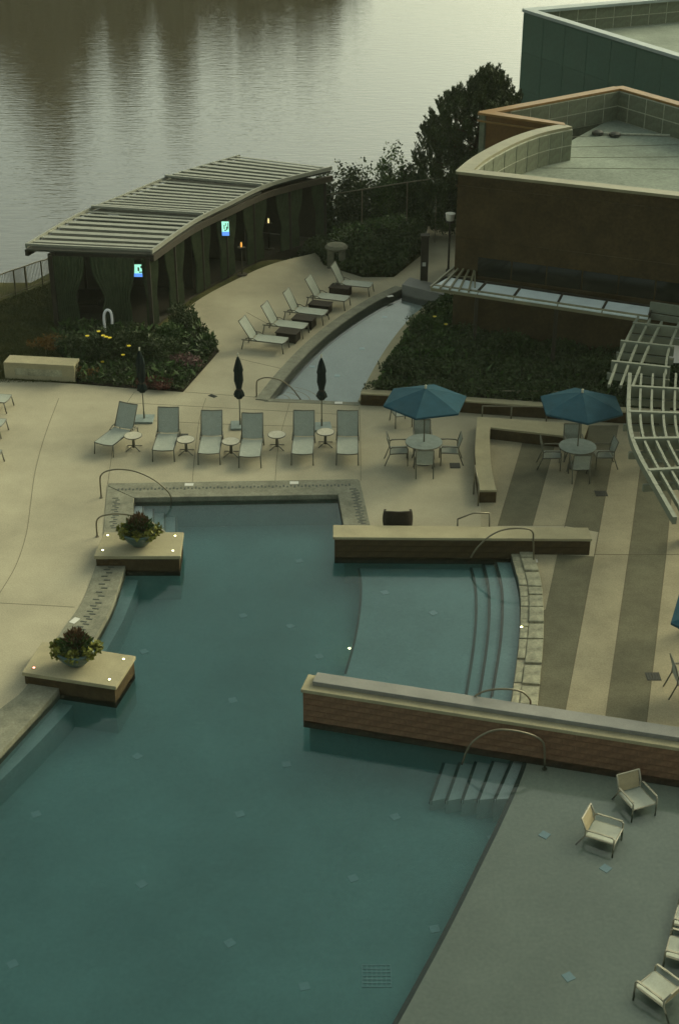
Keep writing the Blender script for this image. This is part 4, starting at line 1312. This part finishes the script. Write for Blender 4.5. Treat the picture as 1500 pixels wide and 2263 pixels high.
# copings
MB().prism([B0(p) for p in (f_l + nf * .10 - fd * .06, f_r2 + nf * .10, f_r2 - nf * .42, f_l - nf * .42 - fd * .0)], ZT, ZT + .10).build("coping", M['coping_pale'], bb)
cpl = list(reversed(curve))
MB().prism([B0(p) for p in offset(cpl, -.10) + list(reversed(offset(cpl, .45)))], ZT, ZT + .097).build("coping", M['coping_pale'], bb)
RFZ = ZT - 1.25
roof_poly = [f_l - nf * .3 + fd * .3, f_r2 - nf * .3, o_b + od * 22, o_b, curve[-1] + Vector((.3, 2.0, 0)), curve[-1] + Vector((.3, 0, 0))] + [p + Vector((.33, 0, 0)) for p in reversed(curve[1:-1])]
MB().prism([B0(p) for p in roof_poly], RFZ - .2, RFZ).build("roof_surface", M['roof_gravel'], bb)
# block lined parapets
def blocks(p0, p1, z0, z1, parent, org, rows=2, bl=1.15):
    t = p1 - p0; Lg = t.length; t = t.normalized(); nrm = Vector((t.y, -t.x, 0)); rz = math.atan2(t.y, t.x)
    cols = max(1, int(round(Lg / bl))); bl = Lg / cols; ch = (z1 - z0) / rows
    me = MB().box((0, 0, 0), (bl - .07, .10, ch - .05)).mesh("block", M['parapet'])
    MB().beam(org(p0 + Vector((0, 0, (z0 + z1) / 2))), org(p1 + Vector((0, 0, (z0 + z1) / 2))), .10, z1 - z0).build("seam_backing", M['seam'], parent)
    for r_ in range(rows):
        for i in range(cols):
            o = bpy.data.objects.new("block", me); scene.collection.objects.link(o); o.parent = parent
            p = org(p0 + t * ((i + .5) * bl) + nrm * .02); o.location = (p.x, p.y, z0 + (r_ + .5) * ch); o.rotation_euler = (rs.uniform(-.01, .01), 0, rz)
cin = list(reversed(offset(cpl, .44)))
for i in range(0, len(cin) - 1, 2):
    blocks(cin[i], cin[min(i + 2, len(cin) - 1)], RFZ, ZT - .02, bb, B0)
# ochre upper parapet
OT = 6.22
wall_strip([o_l, o_b], RFZ - 1, OT, -.3, "parapet_wall", M['parapet'], bb, B0)
wall_strip([o_b, o_b + od * 20], RFZ - 1, OT, .3, "parapet_wall", M['parapet'], bb, B0)
oc = flat(at(1243, 278, OT))
ofd = (oc - o_l).normalized(); OL = (oc - o_l).length + .1
wall_strip([o_l, o_l + ofd * OL], -.4, OT, .25, "ochre_wall", M['ochre'], bb, B0)
MB().prism([B0(p) for p in (o_l + Vector((-.1, -.12, 0)), o_l + ofd * OL + Vector((0, -.12, 0)), o_l + ofd * OL + Vector((0, .3, 0)), o_l + Vector((.35, .3, 0)))], OT, OT + .09).build("coping", M['ochre_cap'], bb)
MB().prism([B0(p) for p in (o_l + Vector((-.1, -.12, 0)), o_l + ofd * OL + Vector((0, -.12, 0)), o_l + ofd * OL + Vector((0, .0, 0)), o_l + Vector((-.1, .0, 0)))], OT - .28, OT - .22).build("copper_trim", M['ochre_cap'], bb)
tl = (o_b - o_l).normalized(); nl = Vector((-tl.y, tl.x, 0))
MB().prism([B0(p) for p in (o_l + nl * .1, o_b + nl * .1, o_b - nl * .4, o_l - nl * .4)], OT + .001, OT + .092).build("coping", M['ochre_cap'], bb)
nr = Vector((-od.y, od.x, 0))
MB().prism([B0(p) for p in (o_b - nr * .1, o_b + od * 20 - nr * .1, o_b + od * 20 + nr * .4, o_b + nr * .4)], OT + .002, OT + .094).build("coping", M['ochre_cap'], bb)
blocks(o_l + nl * -.36 + tl * 1.4, o_b - nl * .36, RFZ, OT - .02, bb, B0)
blocks(o_b - nr * .06 - nr * .05, o_b + od * 8 - nr * .11, RFZ, OT - .02, bb, B0)
# roof pipe
e = empty("roof_pipe", at(1320, 297, RFZ)); tag(e, "thin white pipe with two black weights lying on the flat roof", "pipe")
pp0 = Vector((0, 0, .06)); pp1 = at(1560, 303, RFZ) - at(1320, 297, RFZ) + Vector((0, 0, .06))
MB().tube([pp0, pp1], .045, 8).build("pipe_run", M['seam'], e)
for px, py in ((1320, 297), (1358, 301)):
    o = MB().lathe([(.2, 0), (.26, .05), (.24, .14), (.1, .2), (0, .2)], 14).build("weight", M['grate'], e); o.location = at(px, py, RFZ) - at(1320, 297, RFZ)
for k in range(5):
    a, b_ = at(1130 + 20 * k, 392 - 22 * k, RFZ), at(1500, 400 - 27 * k, RFZ)
    if k: MB().beam(B0(a + Vector((0, 0, .002))), B0(b_ + Vector((0, 0, .002))), .05, .02).build("roof_seam", M['parapet'], bb)

# green building behind
GZ = 7.1
q_l = flat(at(1158, 18, GZ)); q_r = flat(at(1500, 122, GZ)); q_b = flat(at(1500, -10, GZ))
gd = (q_r - q_l).normalized(); gn = Vector((gd.y, -gd.x, 0)); gbk = (q_b - q_l).normalized()
gb_ = empty("green_building", q_l); tag(gb_, "grey-green panelled building with flat roof at the top right", "building")
G0 = lambda p: p - Vector((q_l.x, q_l.y, 0))
wall_strip([q_l, q_l + gd * 24], -1, GZ - .15, .35, "front_wall", M['green_wall'], gb_, G0)
wall_strip([q_l, q_l + gbk * 22], -1, GZ - .151, -.35, "side_wall", M['green_wall'], gb_, G0)
MB().prism([G0(p) for p in (q_l + gn * .12, q_l + gd * 24 + gn * .12, q_l + gd * 24 - gn * .4, q_l - gn * .4 + gd * .5)], GZ - .15, GZ).build("coping", M['coping_grey'], gb_)
gbn = Vector((-gbk.y, gbk.x, 0))
MB().prism([G0(p) for p in (q_l + gbn * .1 - gd * .1, q_l + gbk * 22 + gbn * .1, q_l + gbk * 22 - gbn * .42, q_l + gd * .45 - gbn * .3)], GZ - .15, GZ - .003).build("coping", M['coping_grey'], gb_)
MB().prism([G0(p) for p in (q_l + gd * .3 + gbk * .3, q_l + gd * 24, q_l + gd * 24 + gbk * 22, q_l + gbk * 22)], GZ - 1.6, GZ - 1.35).build("roof_surface", M['roof_gravel'], gb_)
blocks(q_l + gbk * .8 - gbn * .40, q_l + gbk * 14 - gbn * .40, GZ - 1.35, GZ - .17, gb_, G0)
# panel joints as real panels proud of the wall
pw = 2.2
pme = MB().box((0, 0, 0), (pw - .03, .03, 1.95)).mesh("wall_panel", M['green_wall'])
for r_ in range(4):
    for k in range(10):
        o = bpy.data.objects.new("wall_panel", pme); scene.collection.objects.link(o); o.parent = gb_
        p = G0(q_l + gd * (pw * (k + .5)) + gn * .012); o.location = (p.x, p.y, -.15 - .9 + 1.98 * (r_ + .5)); o.rotation_euler.z = math.atan2(gd.y, gd.x)

# ------------------------------------------------------------------ canopy and pergola
CZ = 2.65
cn = empty("walkway_canopy", at(1200, 800)); tag(cn, "long metal canopy of five pale panels in front of the brick wall", "canopy")
cl = Vector(cn.location); C0 = lambda p: p - cl
fx = [(953, 634), (1054, 649), (1133, 661), (1231, 675), (1329, 690), (1432, 705)]
bx_ = [(990, 613), (1074, 627), (1150, 638), (1243, 652), (1342, 666), (1440, 680)]
for k in range(5):
    a, b_ = fx[k], fx[k + 1]; c_, d_ = bx_[k], bx_[k + 1]
    P4 = pts([a, b_, d_, c_], CZ)
    cen = sum(P4, Vector()) / 4
    P4 = [C0(cen + (p - cen) * .97) for p in P4]
    MB().prism(P4, CZ - .03, CZ + .02).build("roof_panel", M['canopy'], cn)
fp, bpz = pts(fx, CZ - .06), pts(bx_, CZ - .06)
MB().beam(C0(fp[0]), C0(fp[-1]), .10, .24).build("front_beam", M['coping_pale'], cn)
MB().beam(C0(bpz[0]), C0(bpz[-1]), .10, .16).build("back_beam", M['wood_dark'], cn)
for k in range(6):
    MB().beam(C0(fp[k] + Vector((0, 0, .02))), C0(bpz[k] + Vector((0, 0, .02))), .07, .16).build("cross_beam", M['wood_dark'], cn)
for k in (1, 3, 5):
    p = C0(fp[k]); MB().box((p.x, p.y + .1, CZ / 2 - .1), (.12, .12, CZ - .1)).build("post", M['wood_dark'], cn)
# trellis end
tr_ = empty("canopy_trellis", at(1010, 700)); tag(tr_, "slanting open metal trellis at the left end of the canopy", "trellis")
tl0 = Vector(tr_.location)
for k in range(5):
    a = atY(950 + 22 * k, 634 + 3 * k, at(960, 632, CZ).y); a = at(951 + 21 * k, 634 + 2.5 * k, CZ + .05); b_ = at(1007 + 10.5 * k, 586 + 1.2 * k, CZ + .05)
    MB().beam(a - tl0, b_ - tl0, .06, .08).build("trellis_bar", M['coping_pale'], tr_)
for (a, b_) in (((978, 611), (1046, 613)), ((1004, 589), (1050, 592))):
    MB().beam(at(*a, CZ + .0) - tl0, at(*b_, CZ + .0) - tl0, .05, .08).build("cross_bar", M['coping_pale'], tr_)
MB().beam(at(1049, 592, CZ + .02) - tl0, at(1049, 636, CZ + .02) - tl0, .05, .08).build("cross_bar", M['coping_pale'], tr_)

pg = empty("curved_pergola", at(1480, 1000)); tag(pg, "grey steel pergola of curved bars and heavy beams at the right edge", "pergola")
pl0 = Vector(pg.location); PG = 2.75
def rod(pxs, z, w, h, name="curved_bar"):
    pl = smooth(pts(pxs, z), 5); m_ = MB()
    for i in range(len(pl) - 1): m_.beam(pl[i] - pl0, pl[i + 1] - pl0 + (pl[i + 1] - pl[i]) * .04, w, h)
    m_.build(name, M['pergola'], pg)
low = [(1391, 830), (1388, 905), (1394, 965), (1412, 1012), (1440, 1063), (1490, 1150)]
rod(low, PG + .1, .11, .2)
for k in range(1, 7):
    rod([(x + 25.5 * k + (2 if y > 1000 else 0), y - 0.4 * k) for x, y in low], PG + .1, .065, .14)
for k in range(4):
    rod([(1414 + 26 * k - 4, 700 + 6 * k), (1378 + 26 * k - 2, 770 + 4 * k), (1345 + 26 * k, 852 + 2 * k)] if k < 3 else [(1500, 715), (1476, 778), (1470, 830)], PG + .12, .07, .10)
for (a, b_) in (((1437, 667), (1560, 685)), ((1398, 712), (1560, 730)), ((1371, 752), (1490, 765)), ((1351, 797), (1480, 811)), ((1394, 852), (1560, 862)), ((1388, 908), (1560, 914)), ((1400, 968), (1560, 966)), ((1432, 1038), (1560, 1030))):
    A, B = at(*a, PG + .20), at(*b_, PG + .20)
    dn = Vector((0, 0, -.16)); A += dn; B += dn
    MB().beam(A - pl0, B - pl0, .12, .34).build("rafter", M['pergola'], pg)
    t = (B - A).normalized()
    MB().beam(A - t * .12 + Vector((0, -.12, -.30)) - pl0, B + Vector((0, -.12, -.30)) - pl0, .10, .20).build("lower_beam", M['pergola'], pg)
for (px, py) in ((1478, 838), (1540, 1000), (1560, 1180)):
    p = at(px, py, PG) - pl0; MB().box((p.x, p.y, PG / 2 - .2), (.22, .22, PG - .3)).build("post", M['pergola'], pg)
wbp = empty("white_board", at(1510, 900)); tag(wbp, "bright white board cut by the right edge above the pergola", "board")
o = MB().box((0, 0, 2.75), (.55, .04, 1.0)).build("face", M['white'], wbp); 
for sx in (-1, 1): MB().box((sx * .2, .05, 1.2), (.05, .05, 2.4)).build("post", M['pergola'], wbp)
pb = atY(1499, 770, 43.5); wbp.location = (pb.x, pb.y, pb.z - 2.75)

# lamp post, sign post, stone pillar
lp_b = at(990, 600)
lp = empty("lamp_post", lp_b); tag(lp, "garden lamp post with white lantern head at the brick building corner", "lamp post")
hz = atY(1001, 480, lp_b.y).z
MB().lathe([(.10, 0), (.10, .1), (.045, .15), (.04, hz - .25)], 10).build("pole", M['wood_dark'], lp)
MB().lathe([(.04, hz - .25), (.20, hz - .2), (.17, hz - .12)], 12).build("collar", M['wood_dark'], lp)
M['lamp_glass'] = mat("frosted_lamp_glass", (0.62, 0.58, 0.48), 0.4, 0.05)
MB().lathe([(.15, hz - .12), (.20, hz + .15), (.21, hz + .18), (0, hz + .22)], 12).build("lantern_head", M['lamp_glass'], lp)
tp_b = at(936, 630)
tp = empty("timber_post", tp_b); tag(tp, "dark square post with a small white notice at the channel end", "post")
MB().box((0, 0, 1.05), (.30, .30, 2.1)).build("shaft", M['wood_dark'], tp, bevel=.01)
MB().box((0, 0, 2.12), (.36, .36, .06)).build("cap", M['wood_dark'], tp)
MB().box((-.02, -.158, .95), (.14, .012, .16)).build("notice", M['white_tile'], tp)
sp_b = at(743, 590)
sp = empty("stone_pillar", sp_b); tag(sp, "pair of squat grey stone uprights under a rounded cap by the hedge", "pillar")
for sx in (-1, 1): MB().box((sx * .24, 0, .40), (.30, .42, .8)).build("upright", M['stone_pillar'], sp, bevel=.03)
MB().lathe([(.46, .82), (.5, .90), (.40, 1.0), (.15, 1.05), (0, 1.06)], 14).build("cap", M['stone_pillar'], sp)
MB().box((0, 0, .80), (.7, .4, .06)).build("lintel", M['stone_pillar'], sp)
# thin rail on the bank
br_ = empty("bank_rail", at(700, 470)); tag(br_, "thin metal rail crossing the shrubs above the lake", "rail")
bl0 = Vector(br_.location)
rp_ = [atY(685, 443, 63.0), atY(702, 440, 63.0), atY(704, 433, 63.0), atY(800, 418, 62.5), atY(900, 402, 62), atY(965, 393, 61.5)]
MB().tube([p - bl0 for p in rp_], .03, 6).build("top_rail", M['steel'], br_)
for p in rp_[::1]: MB().tube([Vector((p.x, p.y, bank_z(p.x, p.y) - .1)) - bl0, p - bl0], .025, 6).build("post", M['steel'], br_)
# white arch ornament in the bed
wa = empty("garden_ornament", atY(240, 720, 50.0) * 1.0); wa.location.z = 0; tag(wa, "white curved hook-shaped ornament among the dark shrubs", "ornament")
h_ = atY(240, 690, 50.0).z
MB().tube(smooth([Vector((-.14, 0, 0)), Vector((-.15, 0, h_ - .25)), Vector((-.10, 0, h_ + .0)), Vector((0, 0, h_ + .1)), Vector((.12, 0, h_ + .02)), Vector((.15, 0, h_ - .25)), Vector((.14, 0, h_ - .45))], 5), .05, 8).build("arch", M['white'], wa, sm=True)

# ------------------------------------------------------------------ planting
def scatter_poly(poly, n_, seed):
    g = np.random.default_rng(seed)
    xs = [p.x for p in poly]; ys = [p.y for p in poly]
    out = []
    while len(out) < n_:
        P = g.uniform((min(xs), min(ys)), (max(xs), max(ys)), (n_, 2))
        ins = np.zeros(n_, bool)
        j = len(poly) - 1
        for i in range(len(poly)):
            a, b_ = poly[i], poly[j]
            cond = ((a.y > P[:, 1]) != (b_.y > P[:, 1])) & (P[:, 0] < (b_.x - a.x) * (P[:, 1] - a.y) / (b_.y - a.y + 1e-12) + a.x)
            ins ^= cond; j = i
        out += list(P[ins])
    return np.array(out[:n_])
def ground_cover(name, poly, z, h, n_, size, m, label, seed, asp=.45):
    P = scatter_poly(poly, n_, seed); g = np.random.default_rng(seed + 1)
    lump = .45 + .55 * np.abs(np.sin(P[:, 0] * 1.9 + seed) * np.cos(P[:, 1] * 1.6 + .7 * seed)) 
    zz = z + g.random(n_) ** .6 * h * lump
    C = np.column_stack([P, zz])
    return tag(leafobj(name, leaves(C, np.tile([0, 0, .9], (n_, 1)), size, asp, seed + 2), m), label, "planting", kind="stuff")
def bush(name, c, r, n_, size, m, label, cat, seed, group=None, asp=.45, up=.3, stems=True, blobs=5, shell=.35):
    e = empty(name, (c[0], c[1], c[2])); tag(e, label, cat, group)
    V_ = []; g = random.Random(seed)
    for k in range(blobs):
        cx, cy = g.uniform(-.5, .5) * r[0], g.uniform(-.5, .5) * r[1]
        cz = r[2] * g.uniform(.35, .75)
        f_ = g.uniform(.45, .75)
        P_, D_ = blob_pts((cx, cy, cz), (r[0] * f_, r[1] * f_, r[2] * f_ * .65), n_ // blobs, seed * 7 + k, shell)
        P_[:, 2] = np.maximum(P_[:, 2], .03)
        V_.append(leaves(P_, D_ + np.array([0, 0, up]), size, asp, seed * 5 + k))
    leafobj("crown", np.concatenate(V_), m, e)
    if stems:
        m_ = MB()
        for k in range(4):
            a = k * 1.6 + seed; m_.tube([(0, 0, -.1), (math.cos(a) * r[0] * .3, math.sin(a) * r[1] * .3, r[2] * .6)], [.05, .015], 5)
        m_.build("trunk", M['trunk'], e)
    return e

bed_l = [flat(p) for p in pts([(175, 846), (290, 858), (405, 866), (484, 776), (430, 700), (365, 738), (140, 715), (120, 760)])]
MB_bed = MB().prism(bed_l, -.2, .02).build("flower_bed", M['mulch']); tag(MB_bed, kind="structure")
ground_cover("ground_cover", bed_l, .02, .42, 15000, .13, M['leaf_dark'], "low dark foliage filling the left flower bed", 51)
bush("flowering_shrub", at(245, 800), (1.5, .8, 1.3), 4200, .14, M['leaf_dark'], "dark shrub dotted with yellow blooms in front of the pavilion", "shrub", 61)
yf = bpy.data.objects["flowering_shrub"]
for (px, py) in ((218, 733), (228, 742), (235, 745), (243, 747), (193, 743), (227, 800), (285, 765), (272, 785)):
    p = atY(px, py, yf.location.y - .75) - Vector(yf.location)
    o = MB().lathe([(0, -.02), (.06, .0), (.075, .03), (0, .02)], 7).build("bloom", M['petal_yellow'], yf); o.location = p
bush("leafy_shrub", at(330, 800), (1.4, .9, 1.0), 3600, .14, M['leaf_dark'], "rounded dark shrub behind the leftmost closed parasol", "shrub", 62)
bush("bright_shrub", at(390, 765), (.75, .6, .75), 1600, .15, M['leaf_mid'], "brighter green broad-leaved shrub in the flower bed", "shrub", 63)
bush("dark_cone_shrub", at(408, 745), (.55, .5, 1.25), 1800, .12, M['leaf_dark'], "dark upright shrub beside the pale path", "shrub", 64, up=1.0)
bush("pink_flowers", at(405, 812), (.85, .45, .45), 900, .11, M['leaf_pink'], "clump of dusty pink flowers at the bed edge", "flowers", 65, asp=.6, stems=False)
bush("red_flowers", at(345, 858), (.75, .4, .4), 900, .11, M['petal_red'], "low red bedding flowers at the front of the bed", "flowers", 66, asp=.6, stems=False)
bush("orange_flowers", at(195, 835), (.5, .3, .35), 500, .10, M['leaf_orange'], "orange flowers right of the stone bench", "flowers", 67, asp=.5, stems=False)
bush("orange_grass", at(108, 775), (.9, .4, .55), 1100, .14, M['leaf_orange'], "orange tinted clump behind the stone bench", "flowers", 68, asp=.25, up=1.0, stems=False)
bush("left_shrub", at(165, 790), (.9, .6, .8), 1800, .13, M['leaf_dark'], "dark shrub behind the right end of the stone bench", "shrub", 69)
# spiky yucca
yu = empty("yucca", at(455, 765)); tag(yu, "spiky strap-leaved plant at the bed corner by the path", "plant")
V_ = []
for k in range(60):
    a = k * 2.4; el = .25 + 1.1 * (k / 60); d_ = Vector((math.cos(a) * math.cos(el), math.sin(a) * math.cos(el), math.sin(el)))
    s_ = Vector((-math.sin(a), math.cos(a), 0)) * .035; b0 = d_ * .05; tip = d_ * .6
    V_ += [b0, d_ * .3 + s_, tip, d_ * .3 - s_]
leafobj("leaves", np.array([tuple(v) for v in V_]), M['leaf_mid'], yu)
# right raised bed
bed_r = [flat(p) for p in rb[:5]] + [flat(f_r2 - fd * 6 + nf * .3), flat(f_l + nf * .3), flat(at(985, 660))] + [flat(p) for p in reversed(offset(ch_right, -.62)[3:-2])]
tag(MB().prism(bed_r, -.2, .30).build("raised_bed", M['mulch']), kind="structure")
ground_cover("ground_cover", bed_r, .28, .55, 42000, .15, M['leaf_dark'], "dark ground cover on the raised bed before the brick wall", 71)
ground_cover("ground_cover", bed_r, .32, .5, 800, .30, M['leaf_mid'], "scattered broad leaves standing above the raised bed's ground cover", 77, .3)
ground_cover("ground_cover", bed_l, .1, .5, 700, .34, M['leaf_mid'], "scattered broad leaves standing above the left bed's foliage", 57, .3)
near_edge = [flat(p) for p in pts([(835, 850), (905, 730), (990, 660), (1060, 700), (1000, 800), (1200, 880), (1380, 905), (1100, 890)], .3)]
ground_cover("ground_cover", near_edge[:5], .30, .5, 5000, .15, M['leaf_mid'], "brighter green leaves along the channel edge of the raised bed", 73)
bush("yellow_lily_clump", at(945, 740, .3), (.9, .7, .7), 1800, .16, M['leaf_mid'], "leafy clump with a few yellow blooms by the channel", "plant", 72, asp=.25, up=.9)
yl = bpy.data.objects["yellow_lily_clump"]
for (px, py) in ((917, 755), (951, 753), (985, 717), (952, 842), (930, 795), (960, 700)):
    p = atY(px, py, yl.location.y - (.4 if py < 800 else 3.3)) - Vector(yl.location)
    o = MB().lathe([(0, -.02), (.055, .0), (.075, .03), (0, .02)], 7).build("bloom", M['petal_yellow'], yl); o.location = p
bush("bed_shrub", at(1130, 790, .3), (1.6, .8, .8), 3000, .15, M['leaf_dark'], "dark shrub under the canopy at the brick wall", "shrub", 74)
bush("bed_shrub", at(1290, 840, .3), (1.5, .7, .8), 3000, .15, M['leaf_dark'], "dark shrub behind the right blue parasol", "shrub", 75)
bush("bed_shrub", at(880, 830, .3), (.9, .6, .7), 2200, .14, M['leaf_dark'], "dark shrub at the near tip of the raised bed", "shrub", 76)
# hedge bank between path, pavilion and lake
hedge = [flat(p) for p in pts([(690, 556), (715, 585), (800, 612), (870, 612), (935, 560), (945, 480), (1000, 470)])] + [Vector((6.0, 64, 0)), Vector((-3, 67.5, 0)), Vector((-3.4, 62, 0))]
g = np.random.default_rng(90)
P = scatter_poly(hedge, 60000, 91)
bz0 = np.array([bank_z(x, y) for x, y in P])
lump = .35 + .65 * np.abs(np.sin(P[:, 0] * 1.3) * np.cos(P[:, 1] * 1.1 + 1)) 
C = np.column_stack([P, bz0 + g.random(len(P)) ** .5 * (1.15 * lump)])
tag(leafobj("bank_planting", leaves(C, np.tile([0, 0, .9], (len(P), 1)), .17, .5, 92), M['leaf_dark']), "dense dark shrubs covering the bank beside the pavilion", "planting", kind="stuff")
P = scatter_poly([flat(p) for p in pts([(690, 480), (700, 470), (880, 440), (900, 520), (800, 560), (700, 520)])], 5000, 93)
C = np.column_stack([P, np.array([bank_z(x, y) for x, y in P]) + g.random(len(P)) * .8 + .45])
tag(leafobj("bank_planting", leaves(C, np.tile([0, 0, .9], (len(P), 1)), .16, .5, 94), M['leaf_mid']), "lighter green foliage on top of the bank shrubs", "planting", kind="stuff")
for i, (px, py, rx, rz_, lab) in enumerate(((775, 425, 1.5, 2.6, "loose leafy shrub at the lake edge right of the pavilion roof"), (865, 420, 1.0, 2.9, "pointed shrub at the lake edge between two others"), (915, 410, 1.0, 2.2, "low shrub at the foot of the pine by the lake"), (715, 432, .8, 1.3, "small shrub tucked under the far end of the pavilion roof"))):
    Yb = 67.0 - i * .4
    p = atY(px, py, Yb); p.z = bank_z(p.x, p.y)
    ztop = atY(px, (368, 350, 365, 398)[i], Yb).z - p.z
    bush("lake_shrub", p, (rx, rx * .8, ztop * .96), 15000, .15, (M['leaf_dark'], M['leaf_mid'], M['leaf_dark'], M['leaf_dark'])[i], lab, "shrub", 100 + i, "shrubs at the lake edge", asp=.6, up=.2, blobs=12, shell=.62)

# conifer
py_ = 62.5
pt = atY(1035, 420, py_); pt.z = bank_z(pt.x, pt.y)
pine = empty("pine_tree", pt); tag(pine, "tall dark bushy pine with many upright tips beside the brick building", "tree")
topz = atY(1085, 137, py_).z - pt.z
MB().tube([(0, 0, -.2), (.1, 0, 2), (.3, 0, 4.5), (.6, 0, topz - .6)], [.24, .18, .11, .03], 8).build("trunk", M['trunk'], pine)
V_ = []; gr = random.Random(8); lb_ = MB()
def outline(py):    # left/right limits of the crown in the photograph
    L_ = [(135, 1075, 1095), (170, 1045, 1125), (200, 985, 1142), (250, 945, 1150), (300, 920, 1150), (340, 918, 1160), (400, 925, 1160), (450, 925, 1150), (500, 930, 1120)]
    for (a, l0, r0), (b_, l1, r1) in zip(L_, L_[1:]):
        if a <= py <= b_:
            t = (py - a) / (b_ - a); return l0 + (l1 - l0) * t, r0 + (r1 - r0) * t
    return L_[-1][1:]
def lean(p):
    v = Vector((p.x - .35, p.y, 0)); f_ = min(1.0, v.length / 1.6)
    return (v.normalized() * (1.1 * f_) + Vector((0, 0, 1))).normalized()
for k in range(400):
    py = 156 + 335 * gr.random() ** .85
    l, r_ = outline(py)
    w_ = (r_ - l) / 2; cx = (l + r_) / 2 + gr.uniform(-1, 1) * w_ * .80
    dep = gr.uniform(-1, 1) * w_ / 3125 * 66 * .85
    p = atY(cx, py, py_ + dep) - pt
    hl = gr.uniform(.35, .75)
    n_ = 150
    g = np.random.default_rng(k)
    t = g.random(n_)
    rad = (.24 * (1 - t) + .05)
    a = g.random(n_) * 6.283
    ax = lean(p); tl_ = (t - 1) * hl
    C = np.column_stack([p.x + ax.x * tl_ + rad * np.cos(a) * g.random(n_) ** .5, p.y + ax.y * tl_ + rad * np.sin(a) * g.random(n_) ** .5, p.z + ax.z * tl_ + .12 * g.normal(size=n_)])
    D_ = np.column_stack([np.cos(a), np.sin(a), 1.3 + 0 * a])
    V_.append(leaves(C, D_, .17, .36, k, .5))
    if k % 6 == 0: lb_.tube([(.15 + .08 * max(p.z, .5), 0, max(p.z - .8, .4)), (p.x, p.y, p.z)], [.05, .015], 4)
for k in range(240):                     # upright candles breaking the outline
    py = 138 + 330 * gr.random()
    l, r_ = outline(py)
    side = gr.choice((-1, -1, 1, 0))
    cx = (l if side < 0 else r_ if side > 0 else gr.uniform(l, r_)) - side * gr.uniform(-8, 16)
    if side == 0: py = np.interp(cx, [920, 945, 985, 1045, 1080, 1125, 1145], [330, 255, 205, 172, 140, 172, 205]) + gr.uniform(-10, 16)
    p = atY(cx, py, py_ + gr.uniform(-.8, .8)) - pt
    g = np.random.default_rng(9000 + k); n_ = 70; t = g.random(n_); a = g.random(n_) * 6.283
    rad = .13 * (1 - t) ** .7 + .03
    hl = gr.uniform(.5, 1.0)
    ax = (lean(p) + Vector((0, 0, .5))).normalized(); tl_ = (t - 1) * hl
    C = np.column_stack([p.x + ax.x * tl_ + rad * np.cos(a), p.y + ax.y * tl_ + rad * np.sin(a), p.z + ax.z * tl_])
    V_.append(leaves(C, np.column_stack([np.cos(a) * .8, np.sin(a) * .8, 1.6 + 0 * a]), .17, .3, k, .35))
leafobj("crown", np.concatenate(V_), M['leaf_pine'], pine)
lb_.build("limbs", M['trunk'], pine)
# lawn blades left
lawn = [flat(p) for p in pts([(-60, 845), (170, 845), (120, 760), (135, 712), (120, 620), (0, 665), (-80, 700)])]
P = scatter_poly(lawn, 26000, 111)
C = np.column_stack([P, np.array([bank_z(x, y) for x, y in P]) + .05])
tag(leafobj("lawn_grass", leaves(C, np.tile([0, 0, 1.6], (len(P), 1)), .12, .16, 112, .6), M['grass_blade']), "short dry grass on the lawn at the left", "grass", kind="stuff")

# ------------------------------------------------------------------ thin haze volume added to lift the blacks
hz_m = bpy.data.materials.new("black_lift_haze"); hz_m.use_nodes = True
hn = hz_m.node_tree
hn.nodes.remove(hn.nodes["Principled BSDF"])
pvn = hn.nodes.new("ShaderNodeVolumePrincipled")
pvn.inputs["Color"].default_value = (0.90, 0.95, 0.78, 1)
pvn.inputs["Density"].default_value = 0.00022
pvn.inputs["Anisotropy"].default_value = 0.0
hn.links.new(pvn.outputs[0], hn.nodes["Material Output"].inputs["Volume"])
hb = MB().box((0, 140, 12.5), (640, 340, 36))
tag(hb.build("haze", hz_m), "faint haze volume added over the scene to lift dark tones", "haze", kind="stuff")
scene.cycles.volume_bounces = 0
